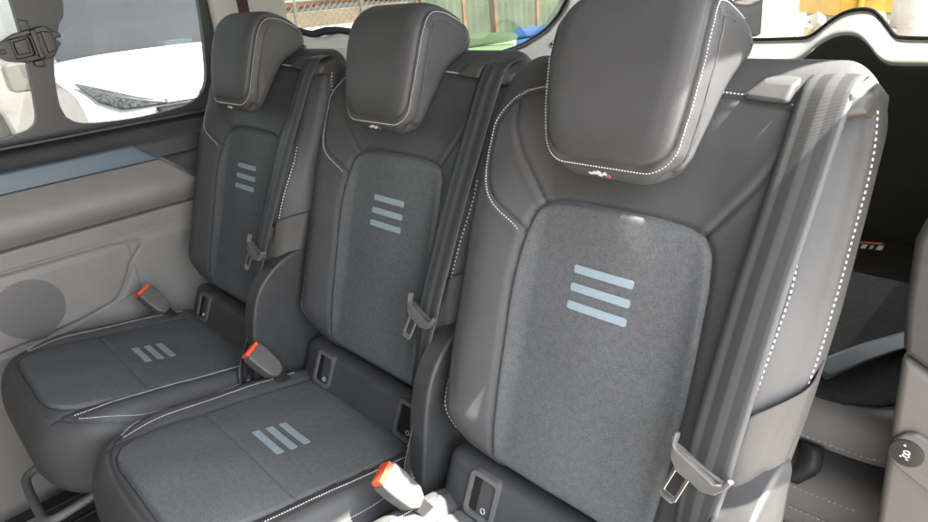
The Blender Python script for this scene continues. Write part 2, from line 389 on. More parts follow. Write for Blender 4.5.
# three printed stripes on the fabric
def stripe(x0, x1, v0, v1, fn, mapf, parent, org, lift=.0009):
    xs = np.linspace(x0, x1, 25); vs = np.linspace(v0, v1, 7); r = .0022
    X_, V_ = np.meshgrid(xs, vs); sx = 1-2*r*(np.abs((V_-(v0+v1)/2)/((v1-v0)/2))**6)/(x1-x0)
    X_ = (x0+x1)/2+(X_-(x0+x1)/2)*sx
    P = mapf(X_, V_, fn(X_, V_)+lift)
    Q = mapf(X_, V_, fn(X_, V_)-.002)
    V2 = np.concatenate([P.reshape(-1, 3), Q.reshape(-1, 3)])-org
    n, m_ = X_.shape; off = n*m_
    F = grid_faces(n, m_); B = [j for j in range(m_)]+[i*m_+m_-1 for i in range(1, n)]+[(n-1)*m_+j for j in range(m_-2, -1, -1)]+[i*m_ for i in range(n-2, 0, -1)]
    F += [(B[i], B[(i+1) % len(B)], B[(i+1) % len(B)]+off, B[i]+off) for i in range(len(B))]
    mesh_obj('stripe', V2, F, M['stripe'], parent, smooth=False)
fins = lambda x, u: front_n(x, u, False)+.0028
for k in range(3):
    u1 = .030-k*.0235
    stripe(-.043, .043, u1-.0105, u1, fins, seat_map, backrest, PIV)
# stitching
def stitch_line(L, fn, mapf, parent, org, **k):
    mb = MB(); L = resample(L, .003); P = mapf(L[:, 0], L[:, 1], fn(L[:, 0], L[:, 1])); Nn = surf_normal(fn, L[:, 0], L[:, 1], mapf)
    add_stitches(mb, P, Nn, **k)
    mb.V = [tuple(np.array(v)-org) for v in mb.V]; mb.build('stitching', M['thread'], parent)
def offset_line(L, d):
    L = resample(L, .004); t = np.gradient(L, axis=0); t /= np.linalg.norm(t, axis=1)[:, None]; return L+d*np.stack([-t[:, 1], t[:, 0]], 1)
stitch_line(offset_line(smooth_poly(abag), .0058), front_n, seat_map, backrest, PIV, length=.0042, pitch=.0064, w=.0011); stitch_line(offset_line(smooth_poly(stl[:4]), .0045), front_n, seat_map, backrest, PIV); stitch_line(offset_line(smooth_poly(mir(stl)), -.0045), front_n, seat_map, backrest, PIV)
stitch_line(offset_line(L_top, .0045), front_n, seat_map, backrest, PIV)
for q, d in ((side, .0058), (mir(side), -.0058)): stitch_line(offset_line(smooth_poly(q), d)[:-6], front_n, seat_map, backrest, PIV, length=.0042, pitch=.0064, w=.0012)

# ------------------------------------------------------------------ headrest
prof = smooth_poly([(.158, .026), (.147, .034), (.1425, .047), (.147, .061), (.16, .071), (.19, .0775), (.24, .082), (.29, .083), (.322, .076), (.342, .058), (.35, .03), (.349, .005), (.344, -.017), (.331, -.034), (.311, -.040), (.293, -.034), (.279, -.019), (.260, -.001), (.228, .012), (.19, .02)], .004, True)
PL = np.r_[0, np.cumsum(np.linalg.norm(np.diff(prof, axis=0), axis=1))]
t_ = np.roll(prof, -1, 0)-np.roll(prof, 1, 0); t_ /= np.linalg.norm(t_, axis=1)[:, None]
pn = np.stack([-t_[:, 1], t_[:, 0]], 1)    # tentative normal
cen = prof.mean(0)
if np.sum((prof-cen)*pn) < 0: pn = -pn
HR = .024; HCX = .006
def hw(u): return np.interp(u, [.14, .147, .158, .176, .22, .27, .31, .335, .352], [.060, .072, .082, .089, .096, .100, .099, .094, .086])
# lateral unrolled coordinate: flat part then quarter round
def head_point(i, l):
    """profile index (float ok) i, lateral unrolled l -> (x,u,n) and normal"""
    n = len(prof); i0 = int(np.floor(i)) % n; i1 = (i0+1) % n; f = i-np.floor(i)
    p = prof[i0]*(1-f)+prof[i1]*f; q = pn[i0]*(1-f)+pn[i1]*f; W = hw(p[0]); Wc = W-HR; a = abs(l)
    sg = 1 if l >= 0 else -1
    if a <= Wc: x, o, nx = a, 0, 0
    else:
        ph = min((a-Wc)/HR, math.pi/2); x = Wc+HR*math.sin(ph); o = -HR*(1-math.cos(ph))*.9; nx = math.sin(ph)
    nn = q*math.sqrt(max(0, 1-nx*nx))
    return (sg*x+HCX, p[0]+q[0]*o, p[1]+q[1]*o), (sg*nx, nn[0], nn[1])
arc0 = 2; front_end = int(np.argmin(np.abs(prof[:, 1]-(-.05))+(prof[:, 0] < .32)))      # seam runs from the bottom over the top to the back
SEAM_PH = R_(40)
def seam_d(i, l):
    """signed-ish distance of a point to the pad seam in unrolled coordinates"""
    a = PL[i]; W = hw(prof[i][0]); ls = W-HR+HR*SEAM_PH
    a0 = PL[i_bot]; r = .034
    dx = ls-abs(l); dy = a-a0
    if dx < r and dy < r: return r-math.hypot(r-dx, r-dy)
    return min(dx, dy)
i_bot = int(np.argmin(np.abs(prof[:, 0]-.158)+(prof[:, 1] < .06)*1.))
i_back = int(np.argmin(np.abs(prof[:, 1]+.02)+(prof[:, 0] < .32)*1.))
cols = []
NF = 40; NE = 16
V = []
nP = len(prof)
lat = []
for i in range(nP):
    W = hw(prof[i][0]); Wc = W-HR
    ls = np.r_[-(Wc+HR*np.linspace(math.pi/2, .06, NE)), np.linspace(-Wc, Wc, NF), Wc+HR*np.linspace(.06, math.pi/2, NE)]
    for l in ls:
        (x, u, n), q = head_point(i, l)
        if i <= i_back:
            d = seam_d(i, l); k = 1-sm(PL[i_back]-.02, PL[i_back], PL[i])
            dd = -.0042*math.exp(-(d/.0026)**2)*k+(.005*float(sm(0, .03, d)))*k
        else: dd = 0
        V.append((x+q[0]*dd, u+q[1]*dd, n+q[2]*dd))
V = np.array(V); ncl = NF+2*NE
F = grid_faces(nP, ncl)+[((nP-1)*ncl+j, (nP-1)*ncl+j+1, j+1, j) for j in range(ncl-1)]
F += [tuple(i*ncl for i in range(nP)), tuple(i*ncl+ncl-1 for i in range(nP-1, -1, -1))]
headrest = mesh_obj('headrest', seat_map(V[:, 0], V[:, 1], V[:, 2]), F, M['leather'], seat, origin=PIV)
mb = MB()
def head_poly(off):
    out = []; r = .034+off; a0 = PL[i_bot]-off
    def toi(a): return np.interp(a, PL, np.arange(nP))
    for sgn in (-1, 1):
        part = []
        for a in np.linspace(PL[i_back], a0+r, 120):
            W = hw(prof[int(toi(a))][0]); part.append((a, sgn*(W-HR+HR*SEAM_PH+off)))
        W = hw(prof[int(toi(a0+r))][0]); lx = W-HR+HR*SEAM_PH+off
        for t in np.linspace(0, math.pi/2, 24)[1:]:
            a = a0+r-r*math.sin(t); part.append((a, sgn*(lx-r+r*math.cos(t))))
        out.append(part)
    return out[0]+out[1][::-1]
hp = [head_point(np.interp(a, PL, np.arange(nP)) if a >= 0 else nP+a/.004, l) for a, l in head_poly(.0065)]
P = np.array([seat_map(*p) for p, q in hp]); Nn = np.array([q[0]*XV+q[1]*UPV+q[2]*NV for p, q in hp])
add_stitches(mb, P+Nn*.0001, Nn, .0025, .0037, .00052, .0002)
mb.V = [tuple(np.array(v)-PIV) for v in mb.V]
mb.build('stitching', M['thread'], headrest)
for sgn in (-1, 1):
    mb = MB(); pts = []
    for i in range(i_bot+2, i_back+14, 2):
        p, q = prof[i % nP], pn[i % nP]; W = hw(p[0]); o = -HR*.9-.002
        pts.append(seat_map(HCX+sgn*(W+.0002), p[0]+q[0]*o, p[1]+q[1]*o)-PIV)
    mb.tube(pts, .0016, 6); mb.build('piping', M['leather'], headrest)
# small woven mark under the pad: three pale flecks and a red one
mb = MB()
def fleck(x, u, r, mi, k):
    pts = [(x+r*math.cos(q)*(1+.35*math.sin(3*q+k)), u+.75*r*math.sin(q)*(1+.3*math.cos(2*q+k))) for q in np.linspace(0, 2*math.pi, 10)[:-1]]
    i = int(np.argmin(np.abs(prof[:, 0]-.1475)+(prof[:, 1] < .055)*1.)); p0, q0 = prof[i], pn[i]; tt = np.array([-q0[1], q0[0]]); tt = -tt if tt[0] < 0 else tt
    f = lambda a, b, c: tuple(seat_map(a, p0[0]+tt[0]*b+q0[0]*c, p0[1]+tt[1]*b+q0[1]*c)-PIV)
    mb.prism(pts, f, (-.002, .0009), mi)
for x, u, r, mi, k in ((-.010, -.001, .0032, 0, 0), (-.004, .0006, .0035, 0, 1), (.0005, .002, .003, 0, 2), (.0015, -.002, .0026, 0, 3), (.008, .001, .003, 0, 4), (.0115, -.0015, .0034, 1, 5), (.013, -.003, .002, 1, 2)): fleck(x, u, r, mi, k)
mb.build('woven_mark', [M['thread'], M['redthread']], headrest, smooth=False)
for sx in (-.045, .06):
    mb = MB(); mb.tube([SP(sx, .31, -.045), SP(sx, .26, -.05), SP(sx, .20, -.05)], .006, 14); mb.build('headrest_post', M['metal'], seat, origin=PIV)
    mb = MB(); mb.lathe([(.0, 0), (.013, 0), (.0145, .004), (.0145, .012), (.012, .0165), (.0, .017)], lambda x, y, h, s=sx: SP(s+x, .293+h, -.05+y)); mb.build('post_collar', M['black'], seat, origin=PIV)

# ------------------------------------------------------------------ belt guide on the shoulder
def sp_piv(a, b, c): return tuple(seat_map(a, b, c))
mb = MB()
def hull(pts):
    bm = bmesh.new(); vs_ = [bm.verts.new(SP(*p)) for p in pts]; bmesh.ops.convex_hull(bm, input=vs_); bm.verts.index_update()
    bmesh.ops.dissolve_limit(bm, angle_limit=.02, verts=bm.verts, edges=bm.edges); bm.verts.index_update()
    mb.add([tuple(v.co) for v in bm.verts], [tuple(v.index for v in f.verts) for f in bm.faces]); bm.free()
hull([(.113, .250, .003), (.164, .2455, .003), (.128, .270, -.006), (.166, .267, -.004), (.141, .291, -.036), (.167, .289, -.036), (.136, .284, -.07), (.167, .284, -.07), (.115, .25, -.07), (.165, .25, -.07)])
hull([(.160, .258, -.026), (.222, .256, -.026), (.160, .284, -.030), (.222, .280, -.030), (.160, .290, -.042), (.222, .286, -.042), (.160, .284, -.071), (.222, .280, -.071), (.160, .25, -.071), (.222, .25, -.071)])
hull([(.2135, .236, .009), (.234, .242, .003), (.2135, .262, .004), (.236, .260, -.005), (.2135, .285, -.032), (.230, .277, -.032), (.2135, .28, -.072), (.234, .27, -.072), (.237, .243, -.072), (.2135, .24, -.072)])
gd = mb.build('belt_guide', M['guide'], seat, bevel=(.0065, 4), origin=PIV)

# ------------------------------------------------------------------ lower panel with child-seat anchors
us = np.r_[-.43+.02*(1-np.cos(np.linspace(0.1, math.pi/2, 8)))[:-1], np.linspace(-.41, -.316, 40), (-.316+.018*np.sin(np.linspace(0, math.pi/2-.1, 9)))[1:]]
rl = lambda u: math.sqrt(max(0, 1-((u+.316)/.0185)**2)) if u > -.316 else (math.sqrt(max(0, 1-((-.41-u)/.0205)**2)) if u < -.41 else 1.)
LX, LU, LN, LV = pillow(us, lambda u: .212-.02*(1-rl(u)), lambda u: -.04+(.041+(-.316-u)*.09)*max(.03, rl(u)), lambda u: -.04-.03*max(.03, rl(u)), 5, 120, lambda x, u: .0015*np.sin(x*40), seat_map)
n1, n2 = LX.shape
lower = mesh_obj('lower_panel', LV, grid_faces(n1, n2, True)+[tuple(range(n2-1, -1, -1)), tuple((n1-1)*n2+j for j in range(n2))], M['leather'], seat, origin=PIV)
def rrect(x0, x1, y0, y1, r, k=6):
    out = []
    for cx, cy, a in ((x1-r, y1-r, 0), (x0+r, y1-r, 90), (x0+r, y0+r, 180), (x1-r, y0+r, 270)):
        out += [(cx+r*math.cos(R_(a+90*i/k)), cy+r*math.sin(R_(a+90*i/k))) for i in range(k+1)]
    return out
for x0, x1 in ((-.142, -.098), (.118, .162)):
    mb = MB(); sh = lambda a, b, c: SP(a, b, c+(-.316-b)*.09)
    mb.ring(rrect(x0-.006, x1+.006, -.372, -.305, .010), rrect(x0, x1, -.365, -.312, .006), sh, (-.006, .0065))
    br = mb.build('child_seat_anchor', M['plastic_grey'], seat, bevel=(.0025, 2), origin=PIV)
    mb = MB(); mb.prism(rrect(x0-.001, x1+.001, -.366, -.311, .006), sh, (-.002, .0018))
    mb.V = [tuple(np.array(v)-PIV) for v in mb.V]; mb.build('anchor_recess', M['void'], br, smooth=False)
    mb = MB()
    for q in range(10):
        a = q/10*2*math.pi; b = (q+1)/10*2*math.pi
        mb.tube([SP((x0+x1)/2+.006+.004*math.cos(a), -.357+.004*math.sin(a), .0065), SP((x0+x1)/2+.006+.004*math.cos(b), -.357+.004*math.sin(b), .0065)], .0007, 5, 1)
    mb.V = [tuple(np.array(v)-PIV) for v in mb.V]; mb.build('anchor_symbol', [M['plastic'], M['thread']], br)

# ------------------------------------------------------------------ cushion
def ctop0(y): return -.320-(y+.287)*T11
def cfr(y):  # front and back rounding
    if y < -.495: return math.sqrt(max(0, 1-((-.495-y)/.0655)**2))
    if y > -.15: return math.sqrt(max(0, 1-((y+.15)/.0405)**2))
    return 1.
def cw(y):
    w = float(np.interp(y, [-.56, -.42, -.25, -.1], [.236, .243, .238, .222]))
    if y < -.40: w -= .13*(1-math.sqrt(max(0, 1-((-.40-y)/.1605)**2)))
    return w
def ctop(y): return -.385+(ctop0(y)+.385)*max(.04, cfr(y)**.8)
def cbot(y): return -.385-.075*max(.04, cfr(y))
cedge = [(.221, -.12), (.231, -.25), (.231, -.36), (.226, -.41), (.210, -.457), (.180, -.492), (.14, -.513), (.08, -.524), (0, -.527)]
L_cedge = smooth_poly(cedge+mir(cedge)[::-1][1:])
cin = [(.160, -.11), (.165, -.2), (.164, -.3), (.163, -.4), (.16, -.515)]
cst = [(.196, -.12), (.194, -.25), (.190, -.36), (.186, -.44), (.178, -.485)]
L_cin = [smooth_poly(q) for q in (cin, mir(cin))]; L_cst = [smooth_poly(cst), smooth_poly(mir(cst))]
L_ctr = smooth_poly([(-.163, -.35), (.163, -.35)])
def cdisp_base(x, y):
    a = np.abs(x)
    d = .018*sm(.15, .2, a)*(1-sm(.205, .236, a))*(1-sm(-.48, -.55, y)*1.)*sm(-.53, -.40, y)
    d = d+.005*(1-(x/.17)**2).clip(0)*np.exp(-((y+.42)/.09)**2)-.004*np.exp(-((y+.22)/.09)**2-(x/.14)**2)
    return d+.0012*np.sin(x*37+y*15)*np.sin(y*29-x*11)
def cdisp(x, y):
    d = cdisp_base(x, y)
    ins = (np.abs(x) < np.interp(y, [-.52, -.51, -.49, -.46], [.08, .12, .145, .161])) & (y > -.516)
    q = np.minimum(dist_poly(x, y, L_cin[0]), dist_poly(x, y, L_cin[1])); d = d-.0045*np.exp(-(q/.003)**2)-np.where(ins, .005*sm(0, .008, q), 0)
    for L in L_cst: q = dist_poly(x, y, L); d = d-.003*np.exp(-(q/.0024)**2)
    q = dist_poly(x, y, L_cedge); d = d-.0035*np.exp(-(q/.0026)**2)
    return d
cmap = lambda x, y, h: np.stack(np.broadcast_arrays(np.asarray(x, float), np.asarray(y, float), np.asarray(h, float)), -1)
def cush_h(x, y, full=True):
    x = np.asarray(x, float); y = np.asarray(y, float)
    W = np.vectorize(cw)(y); t = np.vectorize(ctop)(y); b = np.vectorize(cbot)(y); s = np.clip(1-np.abs(x/W)**4.5, 0, 1)**(1/4.5)
    return (t+b)/2+(t-b)/2*s+(cdisp(x, y) if full else cdisp_base(x, y))*sm(0, .55, s)
ys = np.concatenate([-.56+.065*(1-np.cos(np.linspace(0.08, math.pi/2, 34)))[:-1], np.linspace(-.495, -.15, 130), (-.15+.04*np.sin(np.linspace(0, math.pi/2-.1, 12)))[1:]])
CX, CY, CH, CV = pillow(ys, cw, ctop, cbot, 4.5, 260, cdisp, cmap)
n1, n2 = CX.shape
cushion = mesh_obj('cushion', CV, grid_faces(n1, n2, True)+[tuple(range(n2-1, -1, -1)), tuple((n1-1)*n2+j for j in range(n2))], M['leather'], seat)
ri = np.r_[np.linspace(-.514, -.12, 150)]; sj = np.sin(np.linspace(-1, 1, 100)*math.pi/2)
hwid = np.interp(ri, [-.515, -.508, -.495, -.47, -.44, -.4, -.3, -.2, -.11], [.085, .115, .138, .154, .160, .162, .163, .164, .159])
IX = hwid[:, None]*sj[None]; IY = np.repeat(ri[:, None], len(sj), 1)
db = np.minimum(hwid[:, None]-np.abs(IX), IY+.5145); q = dist_poly(IX, IY, L_ctr)
IH = cush_h(IX, IY, False)+.003*sm(-.001, .01, db)-.0034*(1-sm(0, .006, db))-.0035*np.exp(-(q/.0028)**2)
mesh_obj('fabric_insert', cmap(IX, IY, IH), grid_faces(len(ri), len(sj)), M['fabric'], cushion)
fc = lambda x, y: cush_h(x, y, False)+.003
for k in range(3):
    y0 = -.318+k*.0245
    stripe(-.042, .044, y0, y0+.0135, fc, cmap, cushion, np.zeros(3))
for L, d in ((L_cst[0], -.005), (L_cst[1], .005)): stitch_line(offset_line(L, d)[8:], cush_h, cmap, cushion, np.zeros(3))
le = offset_line(L_cedge, -.0048); hf_ = len(le)//2; kf = int(np.argmin(np.abs(le[:hf_, 1]+.485)))
for q_ in (le[6:kf], le[len(le)-kf:-6]): stitch_line(q_, cush_h, cmap, cushion, np.zeros(3))

# ------------------------------------------------------------------ side cover, skirt, buckle, base
mb = MB()
yz = lambda a, b, c: (c, a, b)
cov = [(-.19, -.50), (-.183, -.375), (-.156, -.23), (-.132, -.168), (-.095, -.132), (-.055, -.114), (-.012, -.110), (.004, -.135), (-.01, -.5)]
cov = [tuple(p) for p in resample(smooth_poly(cov[1:8], .01), .022)]; cov = [(-.19, -.50)]+cov+[(-.01, -.5)]
mb.prism(cov, yz, (.203, .243)); mb.build('side_cover', M['plastic'], seat, bevel=(.006, 3))
# soft skirt over the lower right bolster
j0 = int(np.argmin(np.abs(BX[100]-.186)+(BN[100] < -.02)*1.)); j1 = int(np.argmin(np.abs(BN[100]+.05)+(BX[100] < .2)*1.))
js = np.linspace(j0, j1, 46); fn = np.linspace(0, 1, 46)
utop = -.088+.008*np.sin(fn*3)+.083*fn**1.15
rows = []
for t in np.linspace(0, 1, 40):
    row = []
    for j, ut in zip(js, utop):
        kk = (j-j0)/(j1-j0); ub = -.262+.236*sm(.55, 1.0, kk); u = ut+(min(ub, ut-.004)-ut)*t; fi = np.interp(u, bus, np.arange(nr)); i = int(fi); f = fi-i; jj = int(j); g = j-jj; j2 = (jj+1) % nc; jj %= nc
        g3 = lambda A: (A[i, jj]*(1-g)+A[i, j2]*g)*(1-f)+(A[i+1, jj]*(1-g)+A[i+1, j2]*g)*f
        x, n = g3(BX), g3(BN); k = (j-j0)/(j1-j0); ph = k*math.pi/2*1.1
        o = (.0075+.003*math.sin(9*k+6*t)*t)*(1-.93*sm(.45, 1, k))
        row.append((x+o*math.sin(ph), u, n+o*math.cos(ph)))
    rows.append(row)
A = np.array(rows); P = seat_map(A[..., 0], A[..., 1], A[..., 2])
sk = mesh_obj('side_skirt', P, grid_faces(40, 46), M['skirt'], seat, origin=PIV)
s_ = sk.modifiers.new('Solidify', 'SOLIDIFY'); s_.thickness = .0016; s_.offset = 0

def buckle(loc):
    # width runs fore and aft, the button end points up and to the left
    ax = Vector((.42, .42, -.80)).normalized(); wd = Vector((-.35, 1, .1)); wd = (wd-ax*wd.dot(ax)).normalized(); th_ = wd.cross(ax)
    f = lambda a, b, c: tuple(Vector(loc)+wd*a+ax*b+th_*c)
    mb = MB(); mb.prism([(-.021, -.03), (.021, -.03), (.0215, -.005), (.019, .028), (.009, .042), (-.009, .042), (-.019, .028), (-.0215, -.005)], f, (-.013, .013))
    b = mb.build('buckle', M['buckle'], seat, bevel=(.004, 3))
    mb = MB(); mb.prism([(-.018, -.037), (.018, -.037), (.018, -.018), (-.018, -.018)], f, (-.0105, .0105))
    mb.build('release_button', M['red'], b, bevel=(.002, 2))
    mb = MB(); mb.prism([(-.012, .03), (.012, .03), (.012, .10), (-.012, .10)], f, (-.003, .003)); mb.build('buckle_stalk', M['black'], b, bevel=(.001, 1))
    mb = MB(); mb.prism([(-.012, .012), (.004, .014), (.010, .026), (-.004, .027)], f, (.0125, .0145)); mb.build('buckle_panel', M['plastic'], b, bevel=(.001, 1))
buckle((-.205, -.205, -.288))
mb = MB()
mb.box((-.19, -.46, -.69), (.19, -.12, -.462)); mb.box((-.2, -.2, -.6), (.2, .02, -.43))
mb.build('seat_base', M['black'], seat, bevel=(.012, 3))
for sx in (-.17, .17):
    mb = MB(); mb.box((sx-.022, -.58, FLOOR), (sx+.022, .1, -.69)); mb.build('seat_runner', M['black'], seat, bevel=(.004, 2))
mb = MB()
mb.tube(smooth_poly([(-.10, -.43, -.5), (-.10, -.53, -.515), (-.095, -.57, -.52), (-.07, -.58, -.525), (.0, -.582, -.53), (.07, -.58, -.525), (.095, -.57, -.52), (.10, -.53, -.515), (.10, -.43, -.5)], .01), .009, 12)
mb.build('release_handle', M['plastic_grey'], seat)

# ------------------------------------------------------------------ seat belt (a thing of its own on every seat)
belt = empty('seat_belt', (0, 0, 0), 'sunlit webbing hanging over the right shoulder of the nearest seat, with a large pale tongue', 'seat belt', 'seat belts hanging over the seats')
path = smooth_poly([(.197, .284, -.030), (.197, .276, -.012), (.1965, .264, .000), (.196, .24, .008), (.195, .19, .016), (.193, .12, .025), (.191, .056, .033), (.190, -.04, .043), (.189, -.115, .049), (.187, -.2, .047), (.195, -.28, .045), (.213, -.36, .06), (.222, -.40, .055)], .006)
nb = len(path); V = []; uv = []; acc = np.r_[0, np.cumsum(np.linalg.norm(np.diff(path, axis=0), axis=1))]
for i, (x, u, n) in enumerate(path):
    tw = float(np.interp(u, [-.40, -.26, -.13, .24, .3], [1.15, .7, .05, .0, .0]))
    for k in range(9):
        s = (k/8-.5)*.049
        V.append(seat_map(x+s*math.cos(tw), u, n+s*math.sin(tw)-.0012*math.cos(k/8*2*math.pi))); uv.append((k/8, acc[i]))
web = mesh_obj('webbing', V, grid_faces(nb, 9), M['web'], belt, origin=PIV, uv=uv)
s_ = web.modifiers.new('Solidify', 'SOLIDIFY'); s_.thickness = .001; s_.offset = 0
mb = MB()
def belt_pt(i, s, o):
    x, u, n = path[i]; tw = float(np.interp(u, [-.40, -.26, -.13, .24, .3], [1.15, .7, .05, .0, .0])); s = (s-.5)*.049
    return seat_map(x+s*math.cos(tw)-o*math.sin(tw), u, n+s*math.sin(tw)+o*math.cos(tw))-PIV
ib = [int(np.argmin(np.abs(path[:, 1]-u))) for u in (-.318, -.326, -.334, -.342)]
for i in ib:
    a = .14
    while a < .82:
        w_ = rng.uniform(.05, .16); A_, B_ = belt_pt(i, a, .0011), belt_pt(i, a+w_, .0011); d_ = UPV*.0016
        mb.add([A_, B_, B_-d_, A_-d_, A_-NV*.0008, B_-NV*.0008, B_-d_-NV*.0008, A_-d_-NV*.0008], [(0, 1, 2, 3), (7, 6, 5, 4), (0, 4, 5, 1), (1, 5, 6, 2), (2, 6, 7, 3), (3, 7, 4, 0)]); a += w_+.05
mb.build('care_label_print', M['thread'], web, smooth=False)
# tongue
ca, sa = math.cos(R_(-16)), math.sin(R_(-16))
tf = lambda a, b, c: tuple(seat_map(.181+a*ca-b*sa, -.128+a*sa+b*ca, .0545+c))
mb = MB()
mb.prism([(-.035, .011), (-.031, .004), (-.026, -.008), (-.016, -.015), (.016, -.017), (.028, -.011), (.034, .001), (.036, .012), (.031, .013), (.029, .004), (.022, -.001), (-.024, .003), (-.0285, .006), (-.031, .018), (-.0345, .018)], tf, (-.002, .0085))
mb.prism([(-.031, .003), (.031, .003), (.029, -.006), (-.026, -.006)], tf, (-.010, .0005))
tongue = mb.build('tongue', M['buckle'], belt, bevel=(.003, 3), origin=PIV)
mb = MB(); hf = lambda a, b, c: tuple(np.array(tf(a, b, c))-PIV)
mb.ring([(-.0185, -.012), (.0015, -.012), (.0015, -.047), (-.002, -.052), (-.015, -.052), (-.0185, -.047)], [(-.0145, -.018), (-.0145, -.043), (-.0025, -.043), (-.0025, -.018)], hf, (.002, .0045))
mb.build('tongue_blade', M['metal'], tongue, bevel=(.0008, 2))
# ------------------------------------------------------------------ copies of seat and belt
OFF = [(0, 0, 0), (-.48, .042, .001), (-.955, .002, .008)]; LEAN = [0, .005, .024]
BACKPARTS = ('backrest', 'headrest', 'headrest_post', 'post_collar', 'belt_guide', 'side_skirt', 'webbing', 'tongue')
def lean(root, a):
    for ch in root.children:
        if ch.name.split('.')[0] in BACKPARTS: ch.rotation_euler[0] = -a
seats = [seat]; belts = [belt]
SL = ['', 'middle seat of the row, between the sunlit near seat and the one by the window', 'farthest seat, the darkest one, standing beside the side window and grey wall trim']
BL = ['', 'dark striped belt hanging down the right edge of the middle seat, tongue against its fabric', 'thin looking dark belt hanging down the right edge of the farthest seat']
for i in (1, 2):
    s = copy_tree(seat); s.location = OFF[i]; s['label'] = SL[i]; lean(s, LEAN[i]); seats.append(s)
    b = copy_tree(belt); b.location = OFF[i]; b['label'] = BL[i]; lean(b, LEAN[i]); belts.append(b)

# ------------------------------------------------------------------ the van around the seats
van = empty('van_body', (-.48, .4, FLOOR), 'grey trimmed van cabin around the seats, with side windows and tailgate', 'van')
VO = Vector((-.48, .4, FLOOR))
def vp(mb, name, m, parent=van, **k):
    off = VO
    mb.V = [(v[0]-off.x, v[1]-off.y, v[2]-off.z) for v in mb.V]
    return mb.build(name, m, parent, **k)
def vmesh(name, V, F, m, parent=van, **k):
    return mesh_obj(name, np.asarray(V).reshape(-1, 3)-np.array(VO), F, m, parent, **k)
mb = MB(); mb.box((-1.36, -2.2, FLOOR-.06), (.42, 2.4, FLOOR)); vp(mb, 'floor', M['carpet'])
RX = .41
mb = MB(); mb.box((-1.42, -2.4, .79), (RX, 2.5, .84)); vp(mb, 'roof', M['headliner'])
# left wall trim: profile in (z, x) swept along y
xw = lambda z: np.interp(z, [-.72, -.35, -.16, -.142, -.135, -.098, -.093, -.088, -.083, -.06, -.04, -.015, .01, .03, .034, .072, .078, .1, .112], [-1.245, -1.245, -1.245, -1.247, -1.252, -1.25, -1.25, -1.272, -1.243, -1.222, -1.216, -1.222, -1.24, -1.256, -1.262, -1.275, -1.29, -1.305, -1.345])
xw_raw = xw
def xw(z):
    z = np.asarray(z, float); d = np.linspace(-.022, .022, 23); g = np.exp(-(d/.011)**2); g /= g.sum()
    sm_ = sum(gi*xw_raw(z+di_) for gi, di_ in zip(g, d)); k = sm(-.078, -.066, z)*(1-sm(.016, .03, z))
    return xw_raw(z)*(1-k)+sm_*k
zs = np.unique(np.r_[np.linspace(-.72, -.35, 12), np.linspace(-.35, -.2, 90), np.linspace(-.2, .112, 190)]); ysw = np.r_[np.linspace(-1.7, -.8, 20)[:-1], np.linspace(-.8, .5, 520)]
Z, Y = np.meshgrid(zs, ysw, indexing='ij'); Xw = xw(Z)
# recess behind the seat and the raised speaker panel
fade = sm(-.12, .05, Y); Xw = Xw-.03*fade*sm(-.16, -.2, Z)-.012*fade*(sm(-.1, -.06, Z)*(1-sm(.0, .03, Z)))
pan = smooth_poly([(-.9, -.128), (-.464, -.136), (-.185, -.146), (-.205, -.2), (-.25, -.27), (-.30, -.292), (-.45, -.31), (-.9, -.33)], .01)
q = dist_poly(Y, Z, pan); Xw = Xw-.004*np.exp(-(q/.003)**2)+.004*((Z > np.interp(Y, [-.46, -.185], [-.335, -.27])) & (Y < -.2) & (Z < -.14))*sm(0, .012, q)
dimp = np.exp(-((Y+.12)/.05)**2)*sm(-.1, -.03, Y)
wall = vmesh('side_panel', np.stack([Xw, Y, Z], -1), grid_faces(len(zs), len(ysw)), M['trim_low'])
s_ = wall.modifiers.new('Solidify', 'SOLIDIFY'); s_.thickness = .02; s_.offset = -1
# armrest skin (its own leather-like trim), inlay strip, dark upper trim
def sweep(name, zz, off, m, y0, y1, endcut=None, parent=wall, thick=.004):
    yy = np.linspace(y0, y1, 140); Zz, Yy = np.meshgrid(zz, yy, indexing='ij')
    if endcut: Yy = y0+(Yy-y0)*(endcut(Zz)-y0)/(y1-y0)
    f = sm(-.12, .05, Yy)
    Xx = xw(Zz)+off-.012*f*(sm(-.1, -.06, Zz)*(1-sm(.0, .03, Zz)))
    o = vmesh(name, np.stack([Xx, Yy, Zz], -1), grid_faces(len(zz), len(yy)), m, parent)
    s = o.modifiers.new('Solidify', 'SOLIDIFY'); s.thickness = thick; s.offset = -1
    return o
sweep('armrest', np.linspace(-.0855, .031, 60), .003, M['trim'], -1.65, .12, lambda z: np.interp(z, [-.09, -.05, -.03, .031], [.16, .10, .0, -.065]))
sweep('inlay_strip', np.linspace(.0335, .075, 14), .0105, M['inlay'], -1.65, -.07, lambda z: -.07-(z-.0335)*1.1)
sweep('upper_trim', np.linspace(.0345, .112, 30), .0035, M['trim_dark'], -1.65, .3)
sweep('upper_trim', np.linspace(-.05, .0345, 24), .0055, M['trim_dark'], .3, -.06, lambda z: np.interp(z, [-.05, -.03, .0345], [.10, .003, -.06]))
# speaker and tweeter grilles
yzx = lambda a, b, c: (c, a, b)
mb = MB(); mb.lathe([(0, 0), (.078, 0), (.0765, .004), (.06, .0055), (0, .006)], lambda x, y, h: (-1.2455+h, -.437+x, -.232+y), 48); vp(mb, 'speaker_grille', M['grille'], wall)
mb = MB(); mb.lathe([(0, 0), (.0165, 0), (.0155, .003), (0, .004)], lambda x, y, h: (-1.2455+h, -.352+x, -.172+y), 32); vp(mb, 'tweeter_grille', M['grille'], wall)
